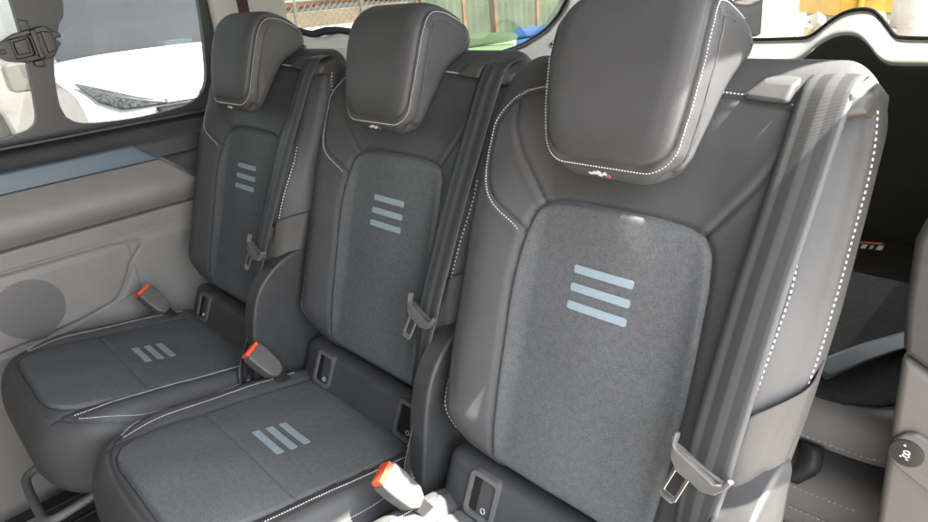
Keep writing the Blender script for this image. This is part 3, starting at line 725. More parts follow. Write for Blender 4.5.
# window plate with sliding pane frame
hole2 = smooth_poly([(-.149, .40), (-.15, .60), (-.12, .68), (.10, .68), (.165, .62), (.168, .42), (.15, .24), (.128, .168), (.085, .137), (.03, .128), (-.06, .123), (-.16, .129), (-.205, .143), (-.222, .18), (-.205, .28), (-.17, .36)], .02, True)
hole1 = smooth_poly([(-1.5, .14), (-.9, .132), (-.42, .131), (-.325, .135), (-.285, .15), (-.272, .187), (-.262, .26), (-.252, .36), (-.25, .55), (-.27, .66), (-.35, .70), (-1.4, .70), (-1.5, .66)], .02, True)
mb = MB(); mid = -.236
mb.ring([(-1.7, .108), (mid, .108), (mid+.0, .78), (-1.7, .78)], [tuple(p) for p in hole1], yzx, (-1.375, -1.35))
mb.ring([(mid, .108), (.2, .108), (.2, .78), (mid, .78)], [tuple(p) for p in hole2], yzx, (-1.375, -1.357))
fr = vp(mb, 'window_frame', M['trim_dark'], angle=30)
mb = MB(); mb.box((-1.371, -1.6, .12), (-1.368, -.245, .74)); mb.box((-1.378, -.23, .115), (-1.375, .19, .74)); vp(mb, 'window_glass', M['glass'], fr, smooth=False)
mb = MB(); mb.box((-1.35, -1.6, .112), (-1.318, .12, .119)); mb.box((-1.335, -1.6, .119), (-1.33, .1, .123)); vp(mb, 'window_rail', M['plastic'], fr, bevel=(.002, 2))
# latch on the frame
lz, ly = .322, -.238
lt = lambda a, b, c: (-1.35+c, ly+a*1.0+b*-.05, lz+b+a*.12)
mb = MB()
mb.ring([(-.075, -.008), (-.06, -.022), (-.03, -.032), (.03, -.034), (.043, -.02), (.043, .022), (.03, .033), (-.03, .03), (-.06, .019), (-.075, .006)], rrect(-.042, -.004, -.022, .02, .006), lt, (0, .02))
mb.prism([(-.06, -.02), (.03, -.03), (.03, .03), (-.06, .017)], lt, (-.004, .004)); mb.prism([(-.036, -.014), (-.010, -.016), (-.010, .015), (-.036, .013)], lt, (0, .013)); mb.prism([(.0, -.03), (.012, -.031), (.012, .03), (.0, .03)], lt, (.018, .026))
mb.prism([(.02, -.024), (.04, -.02), (.04, .018), (.02, .024)], lt, (.018, .025)); mb.prism([(.04, .0), (.06, .004), (.058, .014), (.04, .02)], lt, (.0, .016))
mb.prism([(.04, -.018), (.054, -.012), (.05, -.002), (.04, -.002)], lt, (.0, .016))
mb.prism([(-.012, .03), (.006, .03), (.006, .05), (-.012, .055)], lt, (0, .01)); mb.prism([(-.012, -.034), (.008, -.034), (.008, -.05), (-.012, -.045)], lt, (0, .012))
mb.prism([(-.068, -.005), (-.058, -.006), (-.058, .004), (-.068, .004)], lt, (.019, .023))
vp(mb, 'window_latch', M['black'], fr, bevel=(.003, 2))
# pillar between the side windows and the rear quarter trim
pp = [(.158, .09), (.185, .2), (.19, .78), (.40, .78), (.405, .40), (.395, .20), (.37, .09)]
mb = MB(); mb.prism(pp, yzx, (-1.36, -1.325)); pil = vp(mb, 'window_pillar', M['pillar'], bevel=(.012, 4))
mb = MB(); mb.prism([(.255, .34), (.285, .34), (.285, .76), (.255, .76)], yzx, (-1.328, -1.321)); vp(mb, 'pillar_belt', M['maroon'], pil, smooth=False)
low = [(.37, -.7), (.37, .274), (.43, .277), (.47, .263), (.52, .256), (.57, .264), (.63, .25), (.8, .205), (1.0, .137), (1.2, .110), (1.3, .105), (1.45, .122), (1.6, .165), (1.72, .24), (1.785, .37), (1.81, .78), (2.4, .78), (2.4, -.7)]
mb = MB(); mb.prism(low, yzx, (-1.38, -1.33)); qt = vp(mb, 'rear_quarter_trim', M['sill'], bevel=(.012, 3))
mb = MB(); mb.prism([(.375, -.7), (.375, .18), (.40, .20), (.46, .234), (.62, .212), (1.25, .075), (2.4, .03), (2.4, -.7)], yzx, (-1.332, -1.318)); vp(mb, 'quarter_panel', M['pillar'], qt, bevel=(.006, 2))
mb = MB(); mb.tube(smooth_poly([(-1.345, .38, .282), (-1.345, .43, .284), (-1.345, .48, .268), (-1.345, .57, .271), (-1.345, .8, .212), (-1.345, 1.0, .144), (-1.345, 1.2, .117), (-1.345, 1.3, .112), (-1.345, 1.45, .129), (-1.345, 1.6, .172), (-1.345, 1.715, .247), (-1.345, 1.78, .37), (-1.345, 1.80, .74)], .03), .012, 8); vp(mb, 'window_seal', M['seal'], qt)
mb = MB(); mb.ring(rrect(.445, .49, .172, .214, .004), rrect(.455, .48, .181, .205, .003), yzx, (-1.32, -1.312)); vp(mb, 'socket_bezel', M['sill'], qt, bevel=(.002, 2))
mb = MB(); mb.box((-1.3185, .454, .18), (-1.3165, .481, .206)); vp(mb, 'socket_recess', M['void'], qt, smooth=False)
mb = MB(); mb.prism([(1.60, .115), (1.72, .175), (1.735, .16), (1.615, .10)], yzx, (-1.329, -1.322)); vp(mb, 'vent_slot', M['void'], qt, smooth=False)
mb = MB(); mb.box((-1.362, .39, .15), (-1.359, 1.8, .76)); vp(mb, 'window_glass', M['glass'], qt, smooth=False)
# tailgate with wiper motor hump
TY = 2.3
hump = [(-1.02, .035), (-.9, .037), (-.65, .042), (-.59, .05), (-.555, .075), (-.52, .107), (-.47, .14), (-.416, .152), (-.37, .145), (-.335, .115), (-.305, .08), (-.28, .052), (-.245, .043), (-.1, .04), (.15, .035), (.44, .03)]
hs = smooth_poly(hump, .015)
low_h = smooth_poly([(-1.02, -.047), (-.9, -.045), (-.65, -.04), (-.59, -.034), (-.55, -.01), (-.51, .03), (-.46, .062), (-.416, .072), (-.37, .066), (-.33, .035), (-.29, -.01), (-.255, -.032), (-.22, -.037), (-.1, -.036), (.15, -.038), (.44, -.04)], .015)
xzy = lambda a, b, c: (a, c, b)
mb = MB(); mb.prism([(-1.36, -.72)]+[(-1.36, -.047)]+[tuple(p) for p in low_h]+[(.44, -.72)], xzy, (TY-.02, TY+.03)); tg = vp(mb, 'tailgate', M['tail'], smooth=False)
n = 140; a = resample(low_h, .01)[:]; A = np.stack([np.interp(np.linspace(0, 1, n), np.linspace(0, 1, len(low_h)), low_h[:, k]) for k in (0, 1)], 1); Bq = np.stack([np.interp(np.linspace(0, 1, n), np.linspace(0, 1, len(hs)), hs[:, k]) for k in (0, 1)], 1)
rows = []
for t in np.linspace(0, 1, 12):
    P = A*(1-t)+Bq*t; y = TY-.024+.14*sm(0.1, 1, t)
    rows.append(np.stack([P[:, 0], np.full(n, y), P[:, 1]], 1))
ts = vmesh('tailgate_sill', np.array(rows), grid_faces(12, n), M['sill'], tg)
mb = MB(); mb.tube([(p[0], TY+.118, p[1]+.004) for p in Bq], .008, 8); vp(mb, 'window_seal', M['seal'], tg)
mb = MB(); mb.box((-1.3, TY+.13, .0), (.44, TY+.134, .75)); vp(mb, 'window_glass', M['clear'], tg, smooth=False)
mb = MB(); mb.box((-1.38, TY-.02, .7), (.44, TY+.14, .79)); mb.box((-1.38, TY-.02, -.0), (-1.25, TY+.14, .7)); mb.box((.34, TY-.02, -.0), (.44, TY+.14, .7)); vp(mb, 'tailgate_frame', M['pillar'], tg, bevel=(.01, 3))
# right rear wall and pillar with charging socket
mb = MB(); mb.ring([(.30, FLOOR), (2.4, FLOOR), (2.4, .79), (.30, .79)], rrect(.40, 1.95, .12, .74, .05), yzx, (.405, .43)); rw = vp(mb, 'right_rear_wall', M['tail'], angle=30)
mb = MB(); mb.box((.416, .37, .09), (.419, 1.98, .76)); vp(mb, 'window_glass', M['privacy'], rw, smooth=False)
mb = MB(); mb.box((-1.36, -1.72, FLOOR), (.43, -1.68, .79)); vp(mb, 'unseen_front_blocker', M['tail'])  # unseen wall, added to keep light from the front off the far seats
mb = MB(); mb.box((.405, -1.68, FLOOR), (.43, -1.02, .79)); vp(mb, 'unseen_side_blocker', M['tail'])  # unseen dark slab, added to narrow the opening that lets daylight in
pr = [(.305, FLOOR), (.313, -.257), (.303, -.13), (.299, -.018), (.60, -.10), (.60, FLOOR)]
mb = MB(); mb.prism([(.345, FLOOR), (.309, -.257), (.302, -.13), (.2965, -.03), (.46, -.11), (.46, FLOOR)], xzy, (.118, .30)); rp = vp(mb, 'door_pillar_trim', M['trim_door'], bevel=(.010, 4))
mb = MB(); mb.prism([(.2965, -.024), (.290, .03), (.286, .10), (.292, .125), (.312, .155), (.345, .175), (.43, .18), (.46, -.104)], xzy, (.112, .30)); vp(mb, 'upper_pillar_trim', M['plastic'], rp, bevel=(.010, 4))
mb = MB(); mb.prism([(.038, .20), (.045, .44), (.08, .485), (.30, .50), (.30, .16), (.11, .16)], yzx, (.37, .43)); vp(mb, 'unseen_shade_post', M['trim_door'], rp, bevel=(.01, 3))  # unseen post, added and shaped to shade the near seat's right bolster
mb = MB(); sc_ = lambda a, b, c: (.3215+a, .118-c, -.139+b)
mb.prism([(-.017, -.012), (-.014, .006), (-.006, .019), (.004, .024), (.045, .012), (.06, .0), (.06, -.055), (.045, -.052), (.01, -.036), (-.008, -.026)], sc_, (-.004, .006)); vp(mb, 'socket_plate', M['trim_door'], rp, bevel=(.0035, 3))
mb = MB(); mb.lathe([(0, .0055), (.0165, .0055), (.016, .0075), (.0135, .0078), (0, .0078)], lambda x, y, h: sc_(.001+x, -.004+y*1.05, h), 36); vp(mb, 'charging_socket', M['black'], rp)
mb = MB()
for dy in (.0022, -.0022):
    k = [(.001+.0026*math.cos(q)*1.2, -.004+dy+.0019*math.sin(q)) for q in np.linspace(0, 2*math.pi, 13)]
    for p, q in zip(k[:-1], k[1:]): mb.tube([sc_(p[0], p[1], .0081), sc_(q[0], q[1], .0081)], .0007, 5)
mb.tube([sc_(-.003, .007, .0081), sc_(-.001, .0055, .0081)], .0009, 5); mb.tube([sc_(-.0045, -.0085, .0081), sc_(-.003, -.0095, .0081)], .0009, 5); mb.tube([sc_(.001, -.0105, .0081), sc_(.004, -.0115, .0081)], .0005, 5)
vp(mb, 'socket_symbol', M['thread'], rp, smooth=False)
# floor rails and sill strip
for sx in (-.17, .17):
    for ox in (0, -.48, -.955):
        mb = MB(); mb.box((ox+sx*1.15-.045, -1.5, FLOOR), (ox+sx*1.15+.045, 1.9, FLOOR+.004)); vp(mb, 'floor_rail', M['metal'], smooth=False)

# ------------------------------------------------------------------ folded third row behind the near seat
rear = empty('rear_bench', (.12, .75, FLOOR), 'dark folded rear seat behind the nearest seat, pale stitching on its rounded edges', 'car seat')
RO = np.array([.12, .75, FLOOR])
def slab(name, x0, x1, y0, y1, z0, z1, m, r=.05):
    cx, hx = (x0+x1)/2, (x1-x0)/2
    yy = np.r_[y0+r*(1-np.cos(np.linspace(.1, math.pi/2, 14)))[:-1], np.linspace(y0+r, y1-r, 30), (y1-r+r*np.sin(np.linspace(0, math.pi/2-.1, 14)))[1:]]
    def sc(y):
        if y < y0+r: return math.sqrt(max(.01, 1-((y0+r-y)/r)**2))
        if y > y1-r: return math.sqrt(max(.01, 1-((y-y1+r)/r)**2))
        return 1.
    mid = (z0+z1)/2; H = (z1-z0)/2
    X, Yv, Hh, P = pillow(yy, lambda y: hx-.17*(1-sc(y)), lambda y: mid+H*sc(y)**.7, lambda y: mid-H*sc(y)**.7, 5, 120, lambda x, y: 0*x, lambda x, y, h: np.stack([x+cx, y, h], -1))
    a, b = X.shape
    o = mesh_obj(name, P.reshape(-1, 3)-RO, grid_faces(a, b, True)+[tuple(range(b-1, -1, -1)), tuple((a-1)*b+j for j in range(b))], m, rear)
    return o
up = slab('folded_backrest', -.26, .315, .40, 1.0, -.425, -.325, M['skylit_leather'], .05)
lo = slab('cushion', -.26, .33, .37, .95, -.60, -.455, M['skylit_leather'], .06)
mb = MB(); P_ = rrect(-.21, .27, .43, .975, .11)
mb.prism(P_, lambda a, b, c: (a-RO[0], b-RO[1], c-RO[2]), (-.33, -.3225)); mb.build('fabric_panel', M['carpet'], up, bevel=(.003, 2))
def edge_st(parent, x0, x1, y0, z, r):
    mb = MB(); c = smooth_poly([(x0+.0, y0+.09, z), (x0+.05, y0+.025, z), (x0+.12, y0, z), (x1-.12, y0, z), (x1-.05, y0+.025, z), (x1, y0+.09, z)], .01)
    nn = np.repeat(np.array([[0, -.9, .4]]), len(c), 0); add_stitches(mb, c, nn, .006, .009, .0013, .001)
    mb.V = [tuple(np.array(v)-RO) for v in mb.V]; mb.build('stitching', M['thread'], parent)
edge_st(up, -.25, .325, .4025, -.392, .05); edge_st(lo, -.25, .32, .378, -.487, .06); edge_st(lo, -.25, .32, .368, -.525, .06)
mb = MB(); mb.box((-.2, .45, FLOOR), (.3, .92, -.59)); mb.V = [tuple(np.array(v)-RO) for v in mb.V]; mb.build('seat_base', M['black'], rear, bevel=(.01, 2))
mb = MB(); mb.box((-.1, .55, -.46), (.2, .9, -.42)); mb.V = [tuple(np.array(v)-RO) for v in mb.V]; mb.build('hinge', M['black'], rear)
st = smooth_poly([(.165, .395, -.40), (.17, .375, -.43), (.155, .372, -.455), (.14, .37, -.475)], .01); V = []
for p in st: V += [p+np.array([-.018, 0, 0])-RO, p+np.array([.018, 0, 0])-RO]
o = mesh_obj('pull_strap', V, grid_faces(len(st), 2), M['plastic'], rear); s_ = o.modifiers.new('Solidify', 'SOLIDIFY'); s_.thickness = .003
rb = empty('rear_seat_belt', (.2, .6, -.32), 'dark belt lying slanted across the folded rear seat, with a small orange and white tag', 'seat belt')
P0, P1 = np.array([.13, .48, -.318]), np.array([.33, .95, -.316])
d = (P1-P0)/np.linalg.norm(P1-P0); e = np.cross(d, [0, 0, 1.]); RB = np.array([.2, .6, -.32]); V = []; uv = []
for i, t in enumerate(np.linspace(0, 1, 30)):
    c = P0+(P1-P0)*t+np.array([0, 0, .004+.006*math.sin(t*7)])
    for k in range(7): V.append(c+e*(k/6-.5)*.047-RB); uv.append((k/6, t*.5))
o = mesh_obj('webbing', V, grid_faces(30, 7), M['plastic'], rb, uv=uv); s_ = o.modifiers.new('Solidify', 'SOLIDIFY'); s_.thickness = .0014


tgm = MB(); tp = np.array([.085, .93, -.235])
tx, tyv, tn = np.array([.80, .59, -.1]), np.array([-.1, .25, .96]), np.array([.59, -.76, .25])
tf2 = lambda a, b, c: tuple(tp+tx*a+tyv*b+tn*c-RB)
for (x0, x1, y0, y1, mi, c) in ((-.028, .028, -.009, .009, 0, .0), (-.028, .022, .005, .009, 1, .001), (-.024, -.01, -.006, .003, 2, .001), (-.006, .004, -.006, .002, 2, .001), (.008, .024, -.007, .003, 2, .001)):
    tgm.prism([(x0, y0), (x1-.004, y0), (x1, y1), (x0+.004, y1)], tf2, (c, c+.0012), mi)
tgm.build('warning_tag', [M['black'], M['red'], M['thread']], rb, smooth=False)

# ------------------------------------------------------------------ outdoors
def plain(name, mb, m, parent=None, loc=None, **k):
    if loc is not None: mb.V = [tuple(np.array(v)-np.array(loc)) for v in mb.V]
    o = mb.build(name, m, parent, **k)
    if loc is not None and parent is None: o.location = loc
    return o
G = GROUND
gv = []; n = 61
for yy in np.linspace(-1, 1, n):
    for xx in np.linspace(-1, 1, n):
        gx, gy = 60*xx*abs(xx), 60*yy*abs(yy); gv.append((gx, gy, G))
gr = mesh_obj('ground', gv, grid_faces(n, n), M['ground']); gr['kind'] = 'structure'
# white van parked across from us, nose towards our side window
vx = np.array([-6.6, 1.58, G]); wv = empty('white_parked_van', tuple(vx), 'white van parked nose on outside the side window, with pointed headlamp and bluish windscreen', 'van')
vprof = smooth_poly([(-4.60, .28), (-4.50, .40), (-4.44, .60), (-4.46, .78), (-4.53, .93), (-4.66, 1.03), (-4.95, 1.10), (-5.5, 1.19), (-5.62, 1.24), (-6.0, 1.56), (-6.35, 1.84), (-6.6, 1.93), (-7.4, 1.97), (-9.1, 1.95), (-9.35, 1.80), (-9.42, 1.0), (-9.40, .35)], .05)
NS = 45; ss = np.sin(np.linspace(-1, 1, NS)*math.pi/2)
def vhw(z): return np.interp(z, [.28, .6, 1.1, 1.95], [.88, .93, .93, .76])
def vpt(x, z, s, o=0): 
    fr_ = sm(-6.6, -4.6, x); return np.array([x-.30*abs(s)**3.2*fr_+o, 1.58+s*(vhw(z)-.03*max(0, abs(s)-.9)*10*sm(1.0, 1.95, z)), z+G-.05*abs(s)**3*sm(.9, 1.2, z)])
V = [vpt(x, z, s) for x, z in vprof for s in ss]; nv = len(vprof)
iw0 = int(np.argmin(np.hypot(vprof[:, 0]+5.6, vprof[:, 1]-1.23))); iw1 = int(np.argmin(np.hypot(vprof[:, 0]+6.36, vprof[:, 1]-1.845)))
jw = [j for j in range(NS-1) if abs(ss[j]) < .93 and abs(ss[j+1]) < .93]
F = [f for q, f in enumerate(grid_faces(nv, NS)) if not (iw0 <= q//(NS-1) < iw1 and (q % (NS-1)) in jw)]
F += [tuple(i*NS for i in range(nv)), tuple(i*NS+NS-1 for i in range(nv-1, -1, -1))]
body = mesh_obj('body', np.array(V)-vx, F, M['whitepaint'], wv, angle=50)
js_ = [j for j in range(NS) if abs(ss[j]) < .945]
V = [vpt(vprof[i, 0], vprof[i, 1], ss[j]) for i in range(iw0, iw1+1) for j in js_]
mesh_obj('windscreen', np.array(V)-vx+np.array([.004, 0, .004]), grid_faces(iw1-iw0+1, len(js_)), M['wind'], wv)
for sg in (-1, 1):
    mb = MB(); mb.tube([vpt(vprof[i, 0], vprof[i, 1], sg*.90)+np.array([.006, 0, .008]) for i in range(iw0, iw1+1, 2)], .018, 8)
    plain('windscreen_trim', mb, M['chrome'], wv, vx)
mb = MB(); mb.box((-6.4, .75, G+1.02), (-5.5, 2.4, G+1.12)); plain('dashboard', mb, M['trim_low'], wv, vx, smooth=False)
mb = MB(); mb.box((-5.95, 1.25, G+1.125), (-5.75, 1.62, G+1.20)); mb.box((-6.0, 1.7, G+1.125), (-5.8, 1.95, G+1.27)); plain('dashboard_papers', mb, M['whitewood'], wv, vx, smooth=False)
def front_x(y, z):
    s = (y-1.58)/vhw(z-G); k = np.arange(len(vprof))[:nv//3]
    x = np.interp(z-G, vprof[:nv//3, 1], vprof[:nv//3, 0]) ; return float(x-.30*abs(s)**3.2*sm(-6.6, -4.6, x))
def patch(name, top, botm, m, off=.012, sgn=1, parent=wv):
    """patch on the van front between two (y,z) curves"""
    T = resample(np.array(top), .02); Bt = resample(np.array(botm), .02); nn = 40
    T = np.stack([np.interp(np.linspace(0, 1, nn), np.linspace(0, 1, len(T)), T[:, k]) for k in (0, 1)], 1); Bt = np.stack([np.interp(np.linspace(0, 1, nn), np.linspace(0, 1, len(Bt)), Bt[:, k]) for k in (0, 1)], 1)
    V = []
    for t in np.linspace(0, 1, 10):
        for p in T*(1-t)+Bt*t:
            y = p[0] if sgn > 0 else 3.16-p[0]; V.append(np.array([front_x(y, p[1])+off, y, p[1]])-vx)
    o = mesh_obj(name, V, grid_faces(10, nn), m, parent); s = o.modifiers.new('Solidify', 'SOLIDIFY'); s.thickness = .02; s.offset = 0
    return o
for sg in (1, -1):
    hl = patch('headlight', [(.70, -.075), (.80, -.115), (.95, -.18), (1.12, -.235)], [(.70, -.085), (.74, -.19), (.85, -.255), (1.12, -.25)], M['lamp'], .014, sg)
    patch('headlight_trim', [(.74, -.105), (.85, -.15), (.98, -.20), (1.12, -.235)], [(.74, -.125), (.85, -.17), (.98, -.213), (1.12, -.245)], M['chrome'], .022, sg, hl)
patch('grille_bar', [(1.12, -.225), (1.58, -.215), (2.04, -.225)], [(1.12, -.25), (1.58, -.245), (2.04, -.25)], M['chrome'], .02)
patch('grille', [(1.05, -.27), (1.58, -.265), (2.11, -.27)], [(1.10, -.56), (1.58, -.57), (2.06, -.56)], M['carblack'], .014)
patch('bumper_grille', [(.95, -.66), (1.58, -.66), (2.21, -.66)], [(1.0, -.78), (1.58, -.79), (2.16, -.78)], M['carblack'], .014)
for sg in (-1, 1):
    mb = MB(); yc = 1.58+sg*1.06
    mb.prism(rrect(yc-.11, yc+.11, G+1.02, G+1.24, .05), lambda a, b, c: (c, a, b), (-5.85, -5.72)); mb.box((-5.82, min(yc, 1.58+sg*.9), G+1.1), (-5.76, max(yc, 1.58+sg*.9), G+1.14))
    plain('door_mirror', mb, M['trim_low'], wv, vx, bevel=(.03, 3))
def wheel(parent, org, cx, cy, cz, r, w):
    mb = MB(); mb.lathe([(r*.62, -w/2), (r*.93, -w/2), (r, -w*.35), (r, w*.35), (r*.93, w/2), (r*.62, w/2)], lambda x, y, h: (cx+x, cy+h, cz+y), 40)
    o = plain('wheel', mb, M['tyre'], parent, org)
    mb = MB(); mb.lathe([(0, -w*.42), (r*.6, -w*.44), (r*.63, -w*.3), (r*.63, w*.3), (r*.6, w*.44), (0, w*.42)], lambda x, y, h: (cx+x, cy+h, cz+y), 40); plain('rim', mb, M['chrome'], o, org)
for x in (-5.35, -8.5):
    for sg in (-1, 1): wheel(wv, vx, x, 1.58+sg*.86, G+.34, .34, .2)
# white car farther off, seen through the sliding pane
cx_ = np.array([-16.5, 1.6, G]); car = empty('white_parked_car', tuple(cx_), 'white car parked farther off on the sandy ground, seen beside the window latch', 'car')
cp = smooth_poly([(-2.15, .35), (-2.2, .7), (-1.9, .95), (-1.1, 1.05), (-.5, 1.42), (.3, 1.5), (1.0, 1.42), (1.7, 1.05), (2.1, .98), (2.2, .6), (2.12, .32)], .08)
V = []; sx_ = np.sin(np.linspace(-1, 1, 21)*math.pi/2)
for y, z in cp:
    for s in sx_: V.append((s*np.interp(z, [.3, 1., 1.5], [.86, .88, .64])-.0, y*(1-.05*abs(s)**3), z-.04*abs(s)**3*(z > .9)))
n = len(cp); F = grid_faces(n, 21)+[tuple(i*21 for i in range(n)), tuple(i*21+20 for i in range(n-1, -1, -1))]
mesh_obj('body', V, F, M['whitepaint'], car, angle=50)
mb = MB()
for sgn in (1,): mb.prism([(-.95, 1.03), (-.45, 1.36), (.25, 1.42), (.9, 1.36), (1.35, 1.03)], lambda a, b, c: (c-np.interp(b, [1., 1.5], [0, .2]), a, b), (.80, .885))
mb.build('side_window', M['carblack'], car, smooth=False)
for y in (-1.35, 1.4):
    for x in (-.8, .8):
        mb = MB(); mb.lathe([(.19, -.1), (.29, -.1), (.31, -.07), (.31, .07), (.29, .1), (.19, .1)], lambda a, b, h: (x+h, y+a, .31+b), 28); w_ = mb.build('wheel', M['tyre'], car)
        mb = MB(); mb.lathe([(0, -.085), (.19, -.09), (.19, .09), (0, .085)], lambda a, b, h: (x+h, y+a, .31+b), 28); mb.build('rim', M['chrome'], w_)
# fence line beyond: low wall with chain link, then green sheet metal hoarding
FX = -6.6
def base_obj(name, mb, m, loc, label, cat, group=None, **k):
    o = plain(name, mb, m, None, loc, **k); return tag(o, label, cat, group)
mb = MB(); mb.box((FX-.1, 2.6, G), (FX+.1, 5.45, G+1.14)); mb.box((FX-.14, 2.6, G+1.14), (FX+.14, 5.45, G+1.2))
base_obj('low_wall', mb, M['whitewood'], (FX, 4, G), 'low pale wall with a flat coping under the chain link fence', 'wall', bevel=(.01, 2))
fl = (FX, 4, G+1.2); fence = empty('chain_link_fence', fl, 'chain link fence on the low pale wall, diamonds against a cream wall', 'fence')
mb = MB()
for k in range(-6, 36):
    for sg in (1, -1):
        y0 = 2.6+k*.085; pts = []
        z0, z1 = G+1.2, G+1.5
        ya, yb = (y0, y0+.3) if sg > 0 else (y0+.3, y0)
        if min(ya, yb) < 2.6 or max(ya, yb) > 5.45: continue
        mb.tube([(FX+.003*sg, ya, z0), (FX+.003*sg, yb, z1)], .0045, 5)
plain('wire_mesh', mb, M['wire'], fence, fl)
for y in (2.65, 3.55, 4.5, 5.42):
    mb = MB(); mb.tube([(FX, y, G+1.19), (FX, y, G+1.56)], .025, 10); plain('post', mb, M['wire'], fence, fl)
mb = MB(); mb.tube([(FX, 2.6, G+1.5), (FX, 5.45, G+1.5)], .022, 10); plain('top_rail', mb, M['wire'], fence, fl)
mb = MB(); mb.box((FX-1.3, 1.6, G), (FX-1.1, 6.2, G+1.36)); base_obj('cream_wall', mb, M['cream'], (FX-1.2, 4, G), 'sunlit cream wall standing behind the chain link fence', 'wall', bevel=(.01, 1))
mb = MB()
yy = np.linspace(1.7, 6.1, 60); V = [];
for i, y in enumerate(yy):
    for z in np.linspace(G+1.40, G+1.95, 8): V.append((FX-1.15+.02*math.sin(y*9+z*3), y, z-.03*math.sin(y*2.2)))
ban = mesh_obj('orange_banner', np.array(V)-np.array([FX-1.15, 4, G+1.40]), grid_faces(60, 8), M['terracotta']); ban.location = (FX-1.15, 4, G+1.40); s_ = ban.modifiers.new('Solidify', 'SOLIDIFY'); s_.thickness = .03
tag(ban, 'faded orange cloth strip along the top of the cream wall', 'banner')
hl_ = (FX, 7.6, G); hoard = empty('green_metal_hoarding', hl_, 'tall weathered green sheet metal fence with rusty posts behind the bins', 'fence')
yb = [5.5, 6.28, 6.95, 7.95, 9.0, 10.2]
for i in range(5):
    V = []; yy = np.linspace(yb[i]+.03, yb[i+1]-.03, 60)
    for y in yy:
        w = .018*abs((((y-yb[i])*7) % 1)-.5)*2
        for z in np.linspace(G+.05, G+2.3, 6): V.append((FX+w-(.05 if i % 2 else 0), y, z))
    o = mesh_obj('sheet_panel', np.array(V)-np.array(hl_), grid_faces(60, 6), M['greenmetal'], hoard, smooth=False); s_ = o.modifiers.new('Solidify', 'SOLIDIFY'); s_.thickness = .012
for y in yb:
    mb = MB(); mb.box((FX-.05, y-.03, G), (FX+.045, y+.03, G+2.35)); plain('post', mb, M['rust'], hoard, hl_, bevel=(.005, 1))
def bin_(name, x, y, rz, m, label, grp):
    b = empty(name, (x, y, G), label, 'bin', grp, R_(rz))
    V = []; F = []
    lv = [(.20, .02), (.22, .08), (.275, .80), (.29, .82), (.29, .87), (.25, .87)]
    for h, z in lv:
        V += [(px_, py_, z) for px_, py_ in rrect(-h*1.05, h*1.05, -h*1.15, h*1.15, .05)]
    k = len(V)//len(lv); F = grid_faces(len(lv), k, True)+[tuple(range(k-1, -1, -1)), tuple((len(lv)-1)*k+j for j in range(k))]
    mesh_obj('bin_body', V, F, m, b, angle=30)
    V = []; lv = [(.30, .875), (.315, .885), (.31, .905), (.26, .945), (.15, .96)]
    for h, z in lv: V += [(px_, py_, z+.02*(py_ > .1)) for px_, py_ in rrect(-h*1.05, h*1.05, -h*1.15, h*1.15, .05)]
    F = grid_faces(len(lv), k, True)+[tuple(range(k-1, -1, -1)), tuple((len(lv)-1)*k+j for j in range(k))]
    lid = mesh_obj('lid', V, F, m, b, angle=30)
    mb = MB(); mb.tube([(-.2, .36, .89), (.2, .36, .89)], .016, 10); mb.box((-.22, .3, .86), (-.18, .37, .91)); mb.box((.18, .3, .86), (.22, .37, .91)); mb.build('handle', m, b)
    mb = MB(); mb.box((-.12, -.335, .70), (.06, -.316, .74)); mb.build('label_plate', M['whitewood'], b, smooth=False)
    for sx in (-.2, .2):
        mb = MB(); mb.lathe([(0, -.025), (.09, -.025), (.1, -.01), (.1, .01), (.09, .025), (0, .025)], lambda x_, y_, h: (sx+h, .26+x_, .1+y_), 24); mb.build('wheel', M['tyre'], b)
    b.scale[2] = .98
    return b
bin_('wheelie_bin', -5.12, 5.25, 38, M['bingreen'], 'green wheeled bin with a domed lid in front of the green metal fence', 'wheeled bins by the fence')
bin_('wheelie_bin', -5.12, 6.12, 30, M['binblue'], 'blue wheeled bin standing right of the green one', 'wheeled bins by the fence')
# things behind the tailgate window
sk_l = (-2.36, 9.9, G); skip = empty('yellow_skip', sk_l, 'yellow steel skip seen through the tailgate window, rubble in front', 'skip', None, R_(42))
mb = MB(); mb.prism([(-.58, .75), (-.66, 1.9), (.66, 1.9), (.58, .75)], lambda a, b, c: (a, c, b), (-.5, .8)); mb.box((-.70, -.56, 1.86), (.70, -.5, 1.94)); mb.V = [v for v in mb.V]; mb.build('skip_body', M['yellow'], skip, bevel=(.02, 2))
for x in (-.35, .35):
    mb = MB(); mb.box((x-.03, -.555, .76), (x+.03, -.502, 1.85)); mb.build('rib', M['yellow'], skip, bevel=(.008, 1))
mb = MB()
for x in (-.28, .02): mb.prism([(x, .93), (x+.16, .945), (x+.16, .965), (x, .95)], lambda a, b, c: (a, c, b), (-.512, -.5))
mb.build('dark_mark', M['carblack'], skip, smooth=False)
mb = MB(); mb.box((-.5, -.4, 0), (.5, .7, .745)); mb.build('skip_stand', M['concrete'], skip, bevel=(.02, 2))
bl = (-2.82, 8.3, G)
mb = MB()
for k in range(4):
    Mx = Matrix.Translation((-2.86+.01*k, 8.3+.02*k, G)) @ Matrix.Rotation(R_(44+2*k), 4, 'Z') @ Matrix.Rotation(R_(-4), 4, 'X'); mb.box((-.2, -.02+.06*k, 0), (.2+.02*k, .02+.06*k, 1.5), M4=Mx)
base_obj('white_board_stack', mb, M['whitewood'], bl, 'white boards leaning upright behind the tailgate, left of the yellow skip', 'boards', bevel=(.006, 1))
mb = MB(); mb.lathe([(0, 0), (.17, 0), (.18, .02), (.175, .3), (.185, .31), (.185, .33), (.175, .34), (.178, .64), (.186, .65), (.186, .67), (.178, .68), (.182, 1.15), (.17, 1.17), (0, 1.17)], lambda x, y, h: (-1.62+x, 8.85+y, G+h), 36)
